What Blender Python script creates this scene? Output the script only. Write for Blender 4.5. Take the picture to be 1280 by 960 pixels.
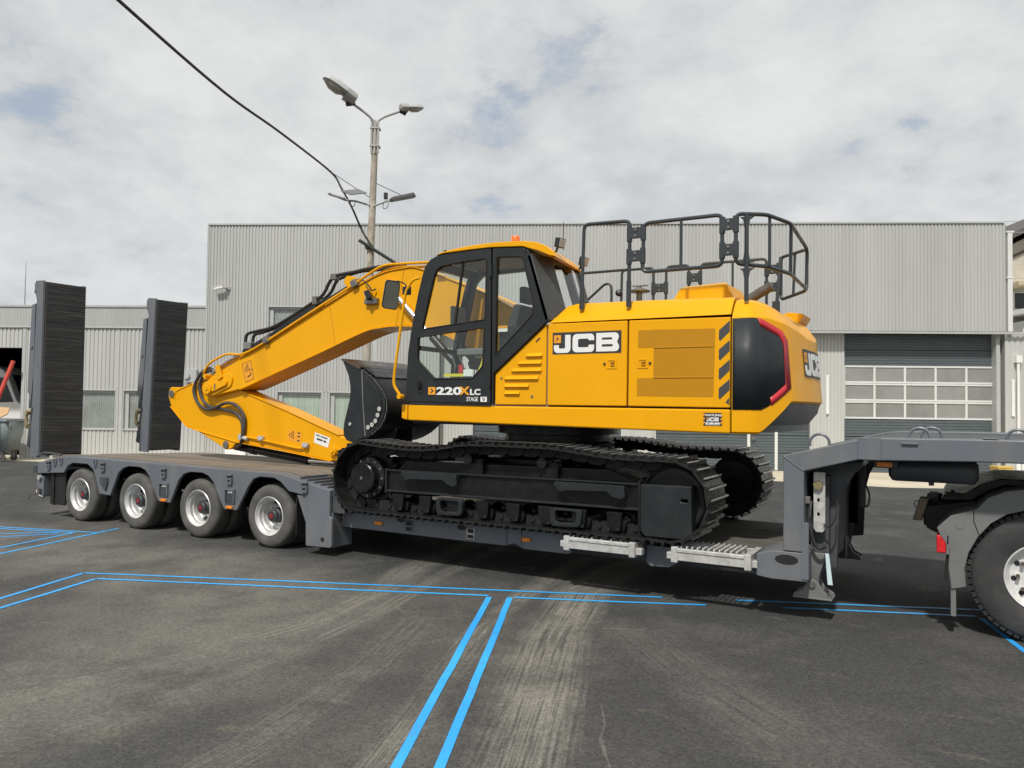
import bpy, bmesh, math, random
from mathutils import Vector, Matrix
R = math.radians
random.seed(7)
for o in list(bpy.data.objects): bpy.data.objects.remove(o)
scene = bpy.context.scene
COL = scene.collection

# ------------------------------------------------------------------ camera
PSI = 0.5218                      # trailer runs along X; the camera looks 29.9 degrees left of +Y
CAM = Vector((7.522, -6.996, 1.8075))
camd = bpy.data.cameras.new('camera'); camd.sensor_width = 36; camd.lens = 36 * 979.0 / 1280
camd.clip_end = 3000; camd.clip_start = .05
cam = bpy.data.objects.new('camera', camd); COL.objects.link(cam)
cam.matrix_world = Matrix.Translation(CAM) @ Matrix.Rotation(PSI, 4, 'Z') @ Matrix.Rotation(R(90) + .0287, 4, 'X') @ Matrix.Rotation(.0127, 4, 'Z')
scene.camera = cam
scene.render.resolution_x, scene.render.resolution_y = 1024, 768

# ------------------------------------------------------------------ light
SUN_DIR = Vector((.10, -.60, .79)).normalized()      # towards the sun
sund = bpy.data.lights.new('sun', 'SUN'); sund.energy = 3.2; sund.angle = R(3.0); sund.color = (1, .955, .89)
sun = bpy.data.objects.new('sun', sund); COL.objects.link(sun)
sun.rotation_euler = SUN_DIR.to_track_quat('Z', 'Y').to_euler()
sun.location = (0, 0, 30)
scene.view_settings.view_transform = 'Standard'
scene.view_settings.look = 'None'
scene.view_settings.exposure = 0.16
scene.view_settings.gamma = 1.0

class NT:
    """small wrapper for building node trees"""
    def __init__(s, tree): s.t = tree; s.n = tree.nodes; s.l = tree.links
    def node(s, kind, **kw):
        n = s.n.new(kind)
        for k, v in kw.items(): setattr(n, k, v)
        return n
    def link(s, a, b): s.l.new(a, b)
    def put(s, sock, v):
        if v is None: return
        if hasattr(v, 'is_linked') or isinstance(v, bpy.types.NodeSocket): s.l.new(v, sock)
        else: sock.default_value = v
    def math(s, op, a, b=None, c=None, clamp=False):
        n = s.node('ShaderNodeMath', operation=op); n.use_clamp = clamp
        s.put(n.inputs[0], a); s.put(n.inputs[1], b)
        if c is not None: s.put(n.inputs[2], c)
        return n.outputs[0]
    def vmath(s, op, a, b=None, scale=None):
        n = s.node('ShaderNodeVectorMath', operation=op)
        s.put(n.inputs[0], a); s.put(n.inputs[1], b)
        if scale is not None: s.put(n.inputs['Scale'], scale)
        return n.outputs['Value'] if op in ('DOT_PRODUCT', 'LENGTH', 'DISTANCE') else n.outputs['Vector']
    def noise(s, vec, scale, detail=4, rough=.55, dist=0):
        n = s.node('ShaderNodeTexNoise'); s.put(n.inputs['Vector'], vec)
        n.inputs['Scale'].default_value = scale; n.inputs['Detail'].default_value = detail
        n.inputs['Roughness'].default_value = rough; n.inputs['Distortion'].default_value = dist
        return n.outputs['Fac']
    def ramp(s, fac, a, b, lo=0., hi=1., smooth=True):
        n = s.node('ShaderNodeMapRange'); n.clamp = True
        if smooth: n.interpolation_type = 'SMOOTHSTEP'
        s.put(n.inputs[0], fac); s.put(n.inputs[1], a); s.put(n.inputs[2], b); s.put(n.inputs[3], lo); s.put(n.inputs[4], hi)
        return n.outputs[0]
    def mix(s, fac, a, b, mode='MIX'):
        n = s.node('ShaderNodeMix', data_type='RGBA', blend_type=mode)
        s.put(n.inputs[0], fac); s.put(n.inputs[6], a); s.put(n.inputs[7], b)
        return n.outputs[2]
    def mapping(s, vec, scale=(1, 1, 1), rot=(0, 0, 0)):
        n = s.node('ShaderNodeMapping'); s.put(n.inputs[0], vec)
        n.inputs['Scale'].default_value = scale; n.inputs['Rotation'].default_value = rot
        return n.outputs[0]
    def obj(s): return s.node('ShaderNodeTexCoord').outputs['Object']
    def geo(s): return s.node('ShaderNodeNewGeometry').outputs['Position']

def c4(c): return (c[0], c[1], c[2], 1.0)

# ------------------------------------------------------------------ sky
world = bpy.data.worlds.new('World'); scene.world = world; world.use_nodes = True
W = NT(world.node_tree); W.n.clear()
skyn = W.node('ShaderNodeTexSky', sky_type='NISHITA'); skyn.sun_disc = False
skyn.sun_elevation = math.asin(SUN_DIR.z); skyn.sun_rotation = math.atan2(SUN_DIR.x, SUN_DIR.y)
skyn.air_density = 1.0; skyn.dust_density = 1.5
gen = W.node('ShaderNodeTexCoord').outputs['Generated']
sp = W.node('ShaderNodeSeparateXYZ'); W.link(gen, sp.inputs[0])
zz = W.math('ADD', W.math('MAXIMUM', sp.outputs[2], 0.0), .34)
cb = W.node('ShaderNodeCombineXYZ')
W.link(W.math('DIVIDE', sp.outputs[0], zz), cb.inputs[0]); W.link(W.math('DIVIDE', sp.outputs[1], zz), cb.inputs[1])
cp = cb.outputs[0]
n_big = W.noise(W.vmath('ADD', cp, (4.235, 1.683, 0)), 2.4, 10, .60, .15)
n_mid = W.noise(W.vmath('ADD', cp, (5.3, 2.1, .7)), 4.6, 10, .60, .12)
n_low = W.noise(W.vmath('ADD', cp, (1.7, 8.2, 3.1)), 1.1, 6, .55)
cover = W.ramp(W.math('ADD', W.math('MULTIPLY', n_big, .6), W.math('MULTIPLY', n_mid, .4)), .345, .440, 0.0, 1.0)
low = W.ramp(sp.outputs[2], .02, .30, 0, 1)                    # thinner, bluer cloud low down
cover = W.math('MULTIPLY', cover, W.math('ADD', .80, W.math('MULTIPLY', low, .20)))
bright = W.ramp(W.math('ADD', W.math('MULTIPLY', n_mid, .45), W.math('ADD', W.math('MULTIPLY', n_low, .25), W.math('MULTIPLY', n_big, .30))), .36, .62, 0, 1)
cloud_col = W.mix(bright, c4((.50, .52, .535)), c4((.71, .718, .712)))
blue = W.mix(1.0, skyn.outputs[0], c4((.085, .085, .085)), 'MULTIPLY')
blue = W.mix(.65, blue, c4((.47, .53, .61)))
skymix = W.mix(W.math('MULTIPLY', cover, .97), blue, cloud_col)
bg = W.node('ShaderNodeBackground'); W.link(skymix, bg.inputs[0]); bg.inputs[1].default_value = 1.0
wo = W.node('ShaderNodeOutputWorld'); W.link(bg.outputs[0], wo.inputs[0])

# ------------------------------------------------------------------ materials
MATS = {}
def paint(name, col, rough=.45, var=.06, scale=2.5, metal=0., dirt=None, dirt_amt=0., dirt_scale=6., bump=0., bump_scale=60., coat=0., spec=.5, stretch=(1, 1, 1)):
    m = bpy.data.materials.new(name); m.use_nodes = True
    t = NT(m.node_tree); b = t.n['Principled BSDF']
    v = t.mapping(t.obj(), stretch)
    n = t.noise(v, scale, 5, .6)
    f = t.ramp(n, .3, .7, 1 - var, 1 + var)
    comb = t.node('ShaderNodeCombineColor')
    for i in range(3): t.link(f, comb.inputs[i])
    col4 = t.mix(1.0, c4(col), comb.outputs[0], 'MULTIPLY')
    if dirt is not None:
        dn = t.noise(v, dirt_scale, 8, .65, .4)
        col4 = t.mix(t.ramp(dn, .42, .75, 0, dirt_amt), col4, c4(dirt))
    t.link(col4, b.inputs['Base Color'])
    t.link(t.ramp(t.noise(v, scale * 3, 4), .3, .7, max(.02, rough - .07), min(1, rough + .08)), b.inputs['Roughness'])
    b.inputs['Metallic'].default_value = metal
    b.inputs['Specular IOR Level'].default_value = spec
    if coat: b.inputs['Coat Weight'].default_value = coat; b.inputs['Coat Roughness'].default_value = .12
    if bump:
        bn = t.node('ShaderNodeBump'); bn.inputs['Strength'].default_value = bump; bn.inputs['Distance'].default_value = .01
        t.link(t.noise(v, bump_scale, 4), bn.inputs['Height']); t.link(bn.outputs[0], b.inputs['Normal'])
    MATS[name] = m
    return m

def glass(name, tint, refl=1.0, rough=.02):
    m = bpy.data.materials.new(name); m.use_nodes = True
    t = NT(m.node_tree); t.n.clear()
    tr = t.node('ShaderNodeBsdfTransparent'); tr.inputs[0].default_value = c4(tint)
    gl = t.node('ShaderNodeBsdfGlossy'); gl.inputs['Roughness'].default_value = rough; gl.inputs[0].default_value = c4((refl, refl, refl))
    fr = t.node('ShaderNodeFresnel')
    bf = t.node('ShaderNodeNewGeometry').outputs['Backfacing']          # thin pane: the same reflection from both sides
    t.link(t.math('ADD', 1.5, t.math('MULTIPLY', bf, 1 / 1.5 - 1.5)), fr.inputs[0])
    mx = t.node('ShaderNodeMixShader'); t.link(fr.outputs[0], mx.inputs[0]); t.link(tr.outputs[0], mx.inputs[1]); t.link(gl.outputs[0], mx.inputs[2])
    o = t.node('ShaderNodeOutputMaterial'); t.link(mx.outputs[0], o.inputs[0])
    m.use_transparent_shadow = True
    MATS[name] = m; return m

M = MATS
YEL = (.80, .372, .002)
paint('yellow', YEL, .36, .035, 1.5, dirt=(.58, .27, .02), dirt_amt=.12, dirt_scale=3, coat=.06, spec=.20)
paint('yellow_mesh', (.47, .215, .006), .6, .10, 160, spec=.25)
paint('black_paint', (.0075, .008, .0085), .32, .15, 4, dirt=(.04, .037, .033), dirt_amt=.22, dirt_scale=4, bump=.05, spec=.32)
paint('black_satin', (.017, .020, .022), .40, .12, 3, dirt=(.06, .06, .06), dirt_amt=.12, spec=.4)
paint('cw_grey', (.052, .056, .058), .5, .10, 3, bump=.1, bump_scale=120)
paint('cw_dark', (.028, .033, .036), .44, .08, 2, spec=.24)
paint('exhaust', (.10, .09, .08), .6, .2, 10, metal=.3)
paint('hivis', (.72, .60, .03), .5, .05)
paint('grey_plastic', (.155, .16, .158), .55, .10, 3, dirt=(.2, .19, .17), dirt_amt=.2)
paint('red', (.52, .025, .035), .4, .05)
paint('white', (.80, .80, .78), .5, .03)
paint('decal_black', (.035, .035, .037), .5, .05)
paint('decal_white', (.78, .78, .76), .5, .02)
paint('decal_orange', (.80, .34, .02), .5, .02)
paint('chrome', (.75, .76, .78), .14, .02, metal=1.0)
paint('rail', (.035, .042, .046), .38, .08)
paint('hose', (.055, .05, .048), .5, .15, 8)
paint('steel', (.22, .21, .195), .42, .2, 12, metal=.6)
paint('shoe', (.014, .014, .014), .30, .25, 9, dirt=(.05, .046, .04), dirt_amt=.25, dirt_scale=5, bump=.08, bump_scale=50)
paint('shoe_worn', (.62, .61, .59), .33, .35, 9, metal=.55, dirt=(.06, .06, .06), dirt_amt=.7, dirt_scale=9)
paint('bed_wood', (.095, .087, .074), .85, .25, 6, dirt=(.17, .155, .13), dirt_amt=.5, dirt_scale=4, bump=.4, bump_scale=40, stretch=(.25, 2, 1))
paint('trailer_grey', (.122, .135, .155), .44, .08, 2, dirt=(.20, .185, .16), dirt_amt=.42, dirt_scale=3.0, bump=.05, bump_scale=40, stretch=(1, 1, .45))
paint('trailer_dark', (.045, .05, .056), .5, .12, 3, dirt=(.12, .11, .1), dirt_amt=.35, dirt_scale=3)
paint('void_black', (.010, .010, .010), .7, .1)
paint('deck_wood', (.17, .145, .115), .8, .22, 6, dirt=(.28, .25, .20), dirt_amt=.5, dirt_scale=4, bump=.4, bump_scale=40, stretch=(.25, 2, 1))
paint('ramp_tread', (.040, .042, .043), .62, .25, 8, dirt=(.10, .088, .07), dirt_amt=.45, dirt_scale=3.2, bump=.4, bump_scale=30, stretch=(1, .3, 2.6))
paint('ramp_line', (.030, .030, .030), .65, .3, 14, dirt=(.17, .155, .13), dirt_amt=.75, dirt_scale=3.4, stretch=(1, .30, 2.2))
paint('galvanised', (.52, .52, .50), .48, .16, 22, metal=.25, dirt=(.28, .26, .23), dirt_amt=.5, dirt_scale=7, bump=.15)
paint('tyre', (.075, .073, .069), .8, .12, 5, dirt=(.17, .16, .14), dirt_amt=.55, dirt_scale=3, bump=.15, bump_scale=70)
paint('tyre_clean', (.032, .032, .033), .72, .12, 5, dirt=(.09, .085, .08), dirt_amt=.5, dirt_scale=3.5, bump=.15, bump_scale=70)
paint('rim_silver', (.62, .62, .61), .38, .06, 6, metal=.35, dirt=(.30, .28, .25), dirt_amt=.45, dirt_scale=9)
paint('rim_white', (.66, .66, .65), .42, .05, 6, dirt=(.35, .32, .28), dirt_amt=.4, dirt_scale=12)
paint('nut', (.16, .12, .09), .5, .2, 30, metal=.5)
paint('hub_red', (.20, .022, .03), .5, .1)
paint('amber', (.80, .24, .02), .25, .1, 30)
paint('lamp_red', (.62, .02, .025), .22, .1, 30)
paint('cladding', (.47, .475, .46), .5, .05, .6, metal=.1, dirt=(.40, .40, .375), dirt_amt=.45, dirt_scale=1.2, stretch=(3, 1, .18))
paint('cladding_low', (.52, .525, .505), .5, .05, .6, metal=.08, dirt=(.43, .42, .39), dirt_amt=.4, dirt_scale=1.2, stretch=(3, 1, .18))
paint('trim', (.44, .45, .445), .5, .05)
paint('door_panel', (.090, .111, .118), .5, .06, 2)
paint('door_frame', (.68, .69, .67), .5, .03)
paint('frosted', (.265, .265, .252), .30, .10, 1.5)
paint('curtain', (.62, .68, .60), .8, .10, 1.0, stretch=(14, 1, .3))
paint('blind', (.44, .44, .43), .6, .12, 2)
paint('inside_dark', (.03, .03, .032), .8, .1)
paint('pole_concrete', (.47, .43, .355), .8, .22, 4, dirt=(.22, .165, .11), dirt_amt=.9, dirt_scale=7, bump=.3, stretch=(1, 1, .5))
paint('lamp_grey', (.36, .36, .34), .5, .08)
paint('lamp_glass', (.40, .37, .31), .25, .08)
paint('solar', (.11, .11, .11), .25, .1, 20)
paint('cable', (.018, .018, .018), .6, .1)
paint('concrete_apron', (.57, .51, .395), .88, .10, .7, dirt=(.42, .37, .28), dirt_amt=.6, dirt_scale=.9, bump=.25, bump_scale=30)
paint('house_wall', (.52, .48, .40), .85, .08, .8, dirt=(.38, .33, .26), dirt_amt=.5)
paint('house_roof', (.10, .09, .085), .8, .15)
paint('block_grey', (.22, .225, .22), .5, .12, 10, metal=.3)
paint('awning', (.50, .42, .28), .8, .08)
paint('bin_grey', (.27, .315, .31), .5, .06, 3, dirt=(.15, .15, .14), dirt_amt=.4)
paint('cardboard', (.50, .33, .18), .85, .08)
paint('barrier_red', (.60, .075, .05), .5, .1)
paint('van_white', (.70, .70, .69), .3, .03, coat=.3)
paint('dark_glass', (.02, .024, .026), .08, .1)
paint('box_yellow', (.62, .44, .12), .6, .1)
paint('seat_fabric', (.05, .05, .054), .9, .1)
paint('interior_grey', (.16, .165, .165), .7, .08)
paint('beacon', (.85, .16, .02), .25, .05)
paint('lens', (.45, .45, .43), .15, .1, 30)
paint('bucket_edge', (.11, .085, .065), .33, .2, 6, metal=.5)
paint('brass', (.40, .33, .18), .4, .1, metal=.7)
paint('strap_white', (.55, .68, .70), .6, .05)
glass('cab_glass', (.95, .985, .97), .9)
glass('window_glass', (.91, .93, .915), .9)
paint('mirror_glass', (.62, .64, .58), .06, .03, metal=1.0)

def sheet_tone(name, pitch, amt, by_object=False):
    """each cladding sheet (or pane) differs a little in tone"""
    m = MATS[name]; t = NT(m.node_tree); b = t.n['Principled BSDF']; src = b.inputs['Base Color'].links[0].from_socket
    if by_object: v = t.node('ShaderNodeObjectInfo').outputs['Random']
    else:
        sp_ = t.node('ShaderNodeSeparateXYZ'); t.link(t.obj(), sp_.inputs[0])
        wn = t.node('ShaderNodeTexWhiteNoise', noise_dimensions='1D'); t.link(t.math('FLOOR', t.math('DIVIDE', sp_.outputs[0], pitch)), wn.inputs['W']); v = wn.outputs['Value']
    k = t.math('ADD', 1 - amt, t.math('MULTIPLY', v, 2 * amt)); cc = t.node('ShaderNodeCombineColor')
    for i in range(3): t.link(k, cc.inputs[i])
    t.link(t.mix(1.0, src, cc.outputs[0], 'MULTIPLY'), b.inputs['Base Color'])
sheet_tone('cladding', 1.0, .045); sheet_tone('cladding_low', 1.04, .045); sheet_tone('frosted', 1, .10, True); sheet_tone('deck_wood', 1, .14, True); sheet_tone('bed_wood', 1, .16, True)

def mk_blue():
    m = bpy.data.materials.new('tape_blue'); m.use_nodes = True
    t = NT(m.node_tree); b = t.n['Principled BSDF']; p = t.geo()
    wear = t.ramp(t.noise(p, 6, 9, .78), .54, .68, 0, .8)
    c = t.mix(t.ramp(t.noise(p, .8, 3), .35, .65), c4((.030, .36, .86)), c4((.045, .44, .90)))
    c = t.mix(t.ramp(t.noise(p, 70, 4, .8), .56, .68, 0, .55), c, c4((.05, .14, .26)))
    t.link(t.mix(wear, c, c4((.09, .16, .22))), b.inputs['Base Color']); b.inputs['Roughness'].default_value = .5
    MATS['tape_blue'] = m
mk_blue()

def mk_asphalt():
    m = bpy.data.materials.new('asphalt'); m.use_nodes = True
    t = NT(m.node_tree); b = t.n['Principled BSDF']; p = t.geo()
    big = t.noise(p, .20, 6, .6); mid = t.noise(p, 1.1, 9, .68, .4); fine = t.noise(p, 46, 6, .8); grit = t.noise(p, 120, 3, .7)
    vor = t.node('ShaderNodeTexVoronoi'); t.link(p, vor.inputs['Vector']); vor.inputs['Scale'].default_value = 70
    c = t.mix(t.ramp(big, .3, .7), c4((.040, .042, .043)), c4((.062, .062, .061)))
    c = t.mix(t.ramp(mid, .46, .70, 0, .55), c, c4((.120, .115, .103)))
    wob = t.math('MULTIPLY', t.math('SUBTRACT', t.noise(p, 2.2, 7, .68), .5), .55)
    speck = t.ramp(t.noise(p, 22, 7, .78), .36, .64)
    # dust and tyre tracks left by lorries turning on the yard: (points, half width, strength, streaky)
    bands = [([(-9, -3.2), (-3.5, -1.3), (.2, -1.5), (2.2, -1.9), (2.6, -4.5)], 1.15, .42, 0),
             ([(-2, -4.4), (1.0, -3.2), (2.4, -3.2)], .9, .26, 0),
             ([(3.6, -1.4), (4.6, -3.3), (5.3, -6)], 1.1, .16, 0),
             ([(-6, 1.5), (-4, .3), (-1.5, -.9)], .7, .25, 0),
             ([(4.15, 2.2), (4.28, .1), (4.72, -1.4), (5.5, -3.4), (6.6, -6.2)], .27, 1.0, 1),
             ([(3.6, 1.6), (3.86, -.3), (4.12, -1.5), (4.72, -3.2), (5.6, -5.6)], .14, .65, 1),
             ([(1.9, 1.8), (2.25, .1), (2.60, -1.0), (2.85, -2.2), (2.72, -3.5), (2.3, -5.2)], .20, .75, 1),
             ([(2.4, 1.6), (2.70, -.1), (3.10, -1.6), (3.30, -2.9), (3.2, -5.0)], .12, .6, 1),
             ([(-4.2, .3), (-1.2, -1.25), (.9, -2.25), (1.9, -3.4), (2.4, -5.4)], .22, .34, 1),
             ([(-3.0, -.9), (-.4, -1.9), (1.2, -2.9), (1.7, -4.6)], .12, .34, 1),
             ([(3.55, -1.6), (3.95, -2.7), (4.25, -4.0), (4.4, -5.2)], .20, .42, 1),
             ([(5.2, -.9), (5.9, -1.7), (6.6, -2.3), (7.6, -2.9)], .30, .22, 1)]
    thin = [([(4.45, -1.25), (4.75, -1.17), (5.0, -.98), (5.25, -.86)], .010, .75), ([(5.62, -2.55), (5.75, -2.8), (5.80, -2.98), (5.98, -3.28)], .008, .35)]
    dust = None
    for pts, hw, st, sk in [b_ for b_ in bands] + [(a_[0], a_[1], a_[2], 2) for a_ in thin]:
        dmin = None
        for a, e in zip(pts[:-1], pts[1:]):
            A = (a[0], a[1], 0); D = (e[0] - a[0], e[1] - a[1], 0); L2 = D[0] ** 2 + D[1] ** 2
            q = t.vmath('SUBTRACT', p, A)
            k = t.math('DIVIDE', t.vmath('DOT_PRODUCT', q, D), L2, clamp=True)
            d = t.vmath('LENGTH', t.vmath('SUBTRACT', q, t.vmath('SCALE', D, None, k)))
            dmin = d if dmin is None else t.math('MINIMUM', dmin, d)
        w = t.math('MULTIPLY', wob, {0: 1.6, 1: min(1., hw * 2.4), 2: .10}[sk])
        msk = t.ramp(t.math('ADD', dmin, w), hw * 1.5, hw * .25, 0, st)
        if sk == 1:                                             # lengthwise tread streaks
            # distance from the centre line drives the streaks, so that they run along the track
            cb_ = t.node('ShaderNodeCombineXYZ')
            dd = Vector((pts[-1][0] - pts[0][0], pts[-1][1] - pts[0][1], 0)).normalized()
            t.link(t.math('MULTIPLY', t.vmath('DOT_PRODUCT', p, tuple(dd)), .55), cb_.inputs[0])
            t.link(t.math('MULTIPLY', dmin, 26.0), cb_.inputs[1])
            msk = t.math('MULTIPLY', msk, t.ramp(t.noise(cb_.outputs[0], 1.6, 5, .7), .34, .62, .12, 1))
        dust = msk if dust is None else t.math('MAXIMUM', dust, msk)
    brk = t.ramp(t.noise(p, .9, 6, .65), .32, .62, .25, 1)
    dust = t.math('MULTIPLY', t.math('MULTIPLY', dust, brk), t.math('ADD', t.math('MULTIPLY', speck, .40), .60))
    c = t.mix(dust, c, c4((.275, .262, .225)))
    # scattered dry mud stains
    st = t.ramp(t.noise(t.mapping(p, (1, 2.1, 1), (0, 0, R(-25))), 1.5, 8, .64, .6), .60, .70, 0, .55)
    c = t.mix(t.math('MULTIPLY', st, speck), c, c4((.235, .205, .150)))
    # aggregate: pale and dark stones over everything
    vc = t.node('ShaderNodeSeparateColor'); t.link(vor.outputs['Color'], vc.inputs[0])
    c = t.mix(t.ramp(vc.outputs[0], .0, 1., 0, 1, False), t.mix(1.0, c, c4((.70, .70, .70)), 'MULTIPLY'), t.mix(1.0, c, c4((1.27, 1.27, 1.26)), 'MULTIPLY'))
    c = t.mix(t.ramp(fine, .55, .68, 0, .36), c, c4((.18, .178, .170)))
    c = t.mix(t.ramp(fine, .46, .35, 0, .65), c, c4((.022, .022, .021)))
    c = t.mix(t.ramp(vor.outputs['Distance'], .22, .08, 0, .45), c, c4((.020, .020, .019)))
    c = t.mix(t.ramp(grit, .66, .78, 0, .6), c, c4((.26, .25, .23)))
    c = t.mix(t.math('MULTIPLY', dust, .42), c, c4((.29, .277, .24)))
    wh = t.ramp(t.noise(p, 9, 3, .5), .775, .80, 0, .7)
    c = t.mix(wh, c, c4((.34, .33, .31)))
    t.link(c, b.inputs['Base Color'])
    t.link(t.ramp(mid, .3, .7, .74, .93), b.inputs['Roughness']); b.inputs['Specular IOR Level'].default_value = .3
    bn = t.node('ShaderNodeBump'); bn.inputs['Strength'].default_value = .8; bn.inputs['Distance'].default_value = .008
    t.link(t.math('ADD', fine, t.math('MULTIPLY', grit, .5)), bn.inputs['Height']); t.link(bn.outputs[0], b.inputs['Normal'])
    MATS['asphalt'] = m
mk_asphalt()

# ------------------------------------------------------------------ mesh helpers
class MB:
    def __init__(s): s.v = []; s.f = []
    def add(s, vs, fs):
        o = len(s.v); s.v += [tuple(v) for v in vs]; s.f += [[i + o for i in f] for f in fs]; return s
    def box(s, x0, x1, y0, y1, z0, z1):
        return s.add([(x0, y0, z0), (x1, y0, z0), (x1, y1, z0), (x0, y1, z0), (x0, y0, z1), (x1, y0, z1), (x1, y1, z1), (x0, y1, z1)],
                     [(0, 3, 2, 1), (4, 5, 6, 7), (0, 1, 5, 4), (1, 2, 6, 5), (2, 3, 7, 6), (3, 0, 4, 7)])
    def prism(s, pts, a, b, axis='y'):
        n = len(pts)
        mk = {'y': lambda p, d: (p[0], d, p[1]), 'x': lambda p, d: (d, p[0], p[1]), 'z': lambda p, d: (p[0], p[1], d)}[axis]
        vs = [mk(p, a) for p in pts] + [mk(p, b) for p in pts]
        fs = [list(range(n)), list(range(2 * n - 1, n - 1, -1))] + [(i, (i + 1) % n, n + (i + 1) % n, n + i) for i in range(n)]
        return s.add(vs, fs)
    def loft(s, rings, closed=True, cap=True):
        n = len(rings[0]); vs = [v for r in rings for v in r]; fs = []
        for i in range(len(rings) - 1):
            for j in range(n if closed else n - 1):
                k = (j + 1) % n; fs.append((i * n + j, i * n + k, (i + 1) * n + k, (i + 1) * n + j))
        if cap and closed: fs += [list(range(n)), list(range(len(rings) * n - 1, (len(rings) - 1) * n - 1, -1))]
        return s.add(vs, fs)
    def tube(s, path, r, n=8, closed=False):
        P = [Vector(p) for p in path]; m = len(P); rings = []; prev = None
        for i in range(m):
            if closed: d = P[(i + 1) % m] - P[i - 1]
            else: d = P[min(i + 1, m - 1)] - P[max(i - 1, 0)]
            d.normalize()
            if prev is None:
                u = d.orthogonal().normalized()
            else:
                u = (prev - d * prev.dot(d)); u = u.normalized() if u.length > 1e-6 else d.orthogonal().normalized()
            prev = u; w = d.cross(u); rr = r[i] if isinstance(r, (list, tuple)) else r
            rings.append([P[i] + (u * math.cos(2 * math.pi * k / n) + w * math.sin(2 * math.pi * k / n)) * rr for k in range(n)])
        if closed: rings.append(rings[0])
        return s.loft(rings, True, not closed)
    def cyl(s, p0, p1, r0, r1=None, n=20):
        return s.tube([p0, p1], [r0, r0 if r1 is None else r1], n)
    def lathe(s, prof, origin=(0, 0, 0), n=40, axis='y', closed=False):
        """prof: list of (radius, height along axis)"""
        o = Vector(origin); rings = []
        for k in range(n):
            a = 2 * math.pi * k / n; c, q = math.cos(a), math.sin(a)
            if axis == 'y': rings.append([o + Vector((r * c, h, r * q)) for r, h in prof])
            elif axis == 'x': rings.append([o + Vector((h, r * c, r * q)) for r, h in prof])
            else: rings.append([o + Vector((r * c, r * q, h)) for r, h in prof])
        m = len(prof); vs = [v for r in rings for v in r]; fs = []
        for i in range(n):
            i2 = (i + 1) % n
            for j in range(m if closed else m - 1):
                k = (j + 1) % m; fs.append((i * m + j, i * m + k, i2 * m + k, i2 * m + j))
        return s.add(vs, fs)
    def mapped(s, fn): s.v = [tuple(fn(*v)) for v in s.v]; return s
    def mesh(s, name, smooth=True, angle=35):
        me = bpy.data.meshes.new(name); me.from_pydata([tuple(v) for v in s.v], [], s.f)
        bm = bmesh.new(); bm.from_mesh(me)
        bmesh.ops.remove_doubles(bm, verts=bm.verts, dist=1e-5)
        bmesh.ops.recalc_face_normals(bm, faces=bm.faces); bm.to_mesh(me); bm.free()
        if smooth:
            me.polygons.foreach_set('use_smooth', [True] * len(me.polygons)); me.set_sharp_from_angle(angle=R(angle))
        return me
    def build(s, name, mat, parent=None, bevel=0., smooth=True, angle=35, seg=2):
        me = s.mesh(name, smooth, angle)
        return put(name, me, mat, parent, bevel, seg)

OFF = {}
def put(name, me, mat, parent=None, bevel=0., seg=2):
    if mat is not None and not me.materials: me.materials.append(M[mat] if isinstance(mat, str) else mat)
    o = bpy.data.objects.new(name, me); COL.objects.link(o)
    if parent is not None:
        o.parent = parent; o.location = OFF.get(parent.name, (0, 0, 0))
    if bevel:
        b = o.modifiers.new('bevel', 'BEVEL'); b.width = bevel; b.segments = seg; b.limit_method = 'ANGLE'; b.angle_limit = R(40); b.harden_normals = True
    return o
def inst(src, name, parent, loc, rot=None):
    """another object that shares src's mesh, placed in the parent's own coordinates"""
    o = bpy.data.objects.new(name, src.data); COL.objects.link(o); o.parent = parent
    o.location = Vector(loc) + Vector(OFF.get(parent.name, (0, 0, 0))) if parent else Vector(loc)
    if rot is not None: o.rotation_euler = rot
    for md in src.modifiers:
        if md.type == 'BEVEL':
            b = o.modifiers.new('bevel', 'BEVEL'); b.width = md.width; b.segments = md.segments; b.limit_method = 'ANGLE'; b.angle_limit = md.angle_limit; b.harden_normals = True
    return o
def thing(name, label, cat, loc=(0, 0, 0), rz=0., local=False, group=None):
    o = bpy.data.objects.new(name, None); COL.objects.link(o); o.location = loc; o.rotation_euler = (0, 0, rz)
    o.empty_display_size = .3
    o['label'] = label; o['category'] = cat
    if group: o['group'] = group
    OFF[o.name] = (0, 0, 0) if local else tuple(-Vector(loc))
    return o
def tag(o, label=None, cat=None, group=None, kind=None):
    if label: o['label'] = label
    if cat: o['category'] = cat
    if group: o['group'] = group
    if kind: o['kind'] = kind
    return o

def smooth_path(pts, k=6):
    """Catmull-Rom through points"""
    P = [Vector(p) for p in pts]; P = [P[0] * 2 - P[1]] + P + [P[-1] * 2 - P[-2]]; out = []
    for i in range(1, len(P) - 2):
        for j in range(k):
            u = j / k
            out.append(.5 * ((2 * P[i]) + (P[i + 1] - P[i - 1]) * u + (2 * P[i - 1] - 5 * P[i] + 4 * P[i + 1] - P[i + 2]) * u * u + (3 * P[i] - P[i - 1] - 3 * P[i + 1] + P[i + 2]) * u ** 3))
    out.append(P[-2]); return out
def fillet(pts, r, k=5, closed=False):
    """round the corners of a 3-D polyline"""
    P = [Vector(p) for p in pts]; n = len(P); out = []
    for i in range(n):
        if not closed and i in (0, n - 1): out.append(P[i]); continue
        a, b, c = P[i - 1], P[i], P[(i + 1) % n]
        d1 = min(r, (a - b).length * .49); d2 = min(r, (c - b).length * .49)
        s = b + (a - b).normalized() * d1; e = b + (c - b).normalized() * d2
        for j in range(k + 1):
            u = j / k; out.append(s * (1 - u) ** 2 + b * 2 * u * (1 - u) + e * u * u)
    return out
def fillet2(pts, r, k=5):
    return [(v.x, v.y) for v in fillet([(p[0], p[1], 0) for p in pts], r, k, True)]

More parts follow.
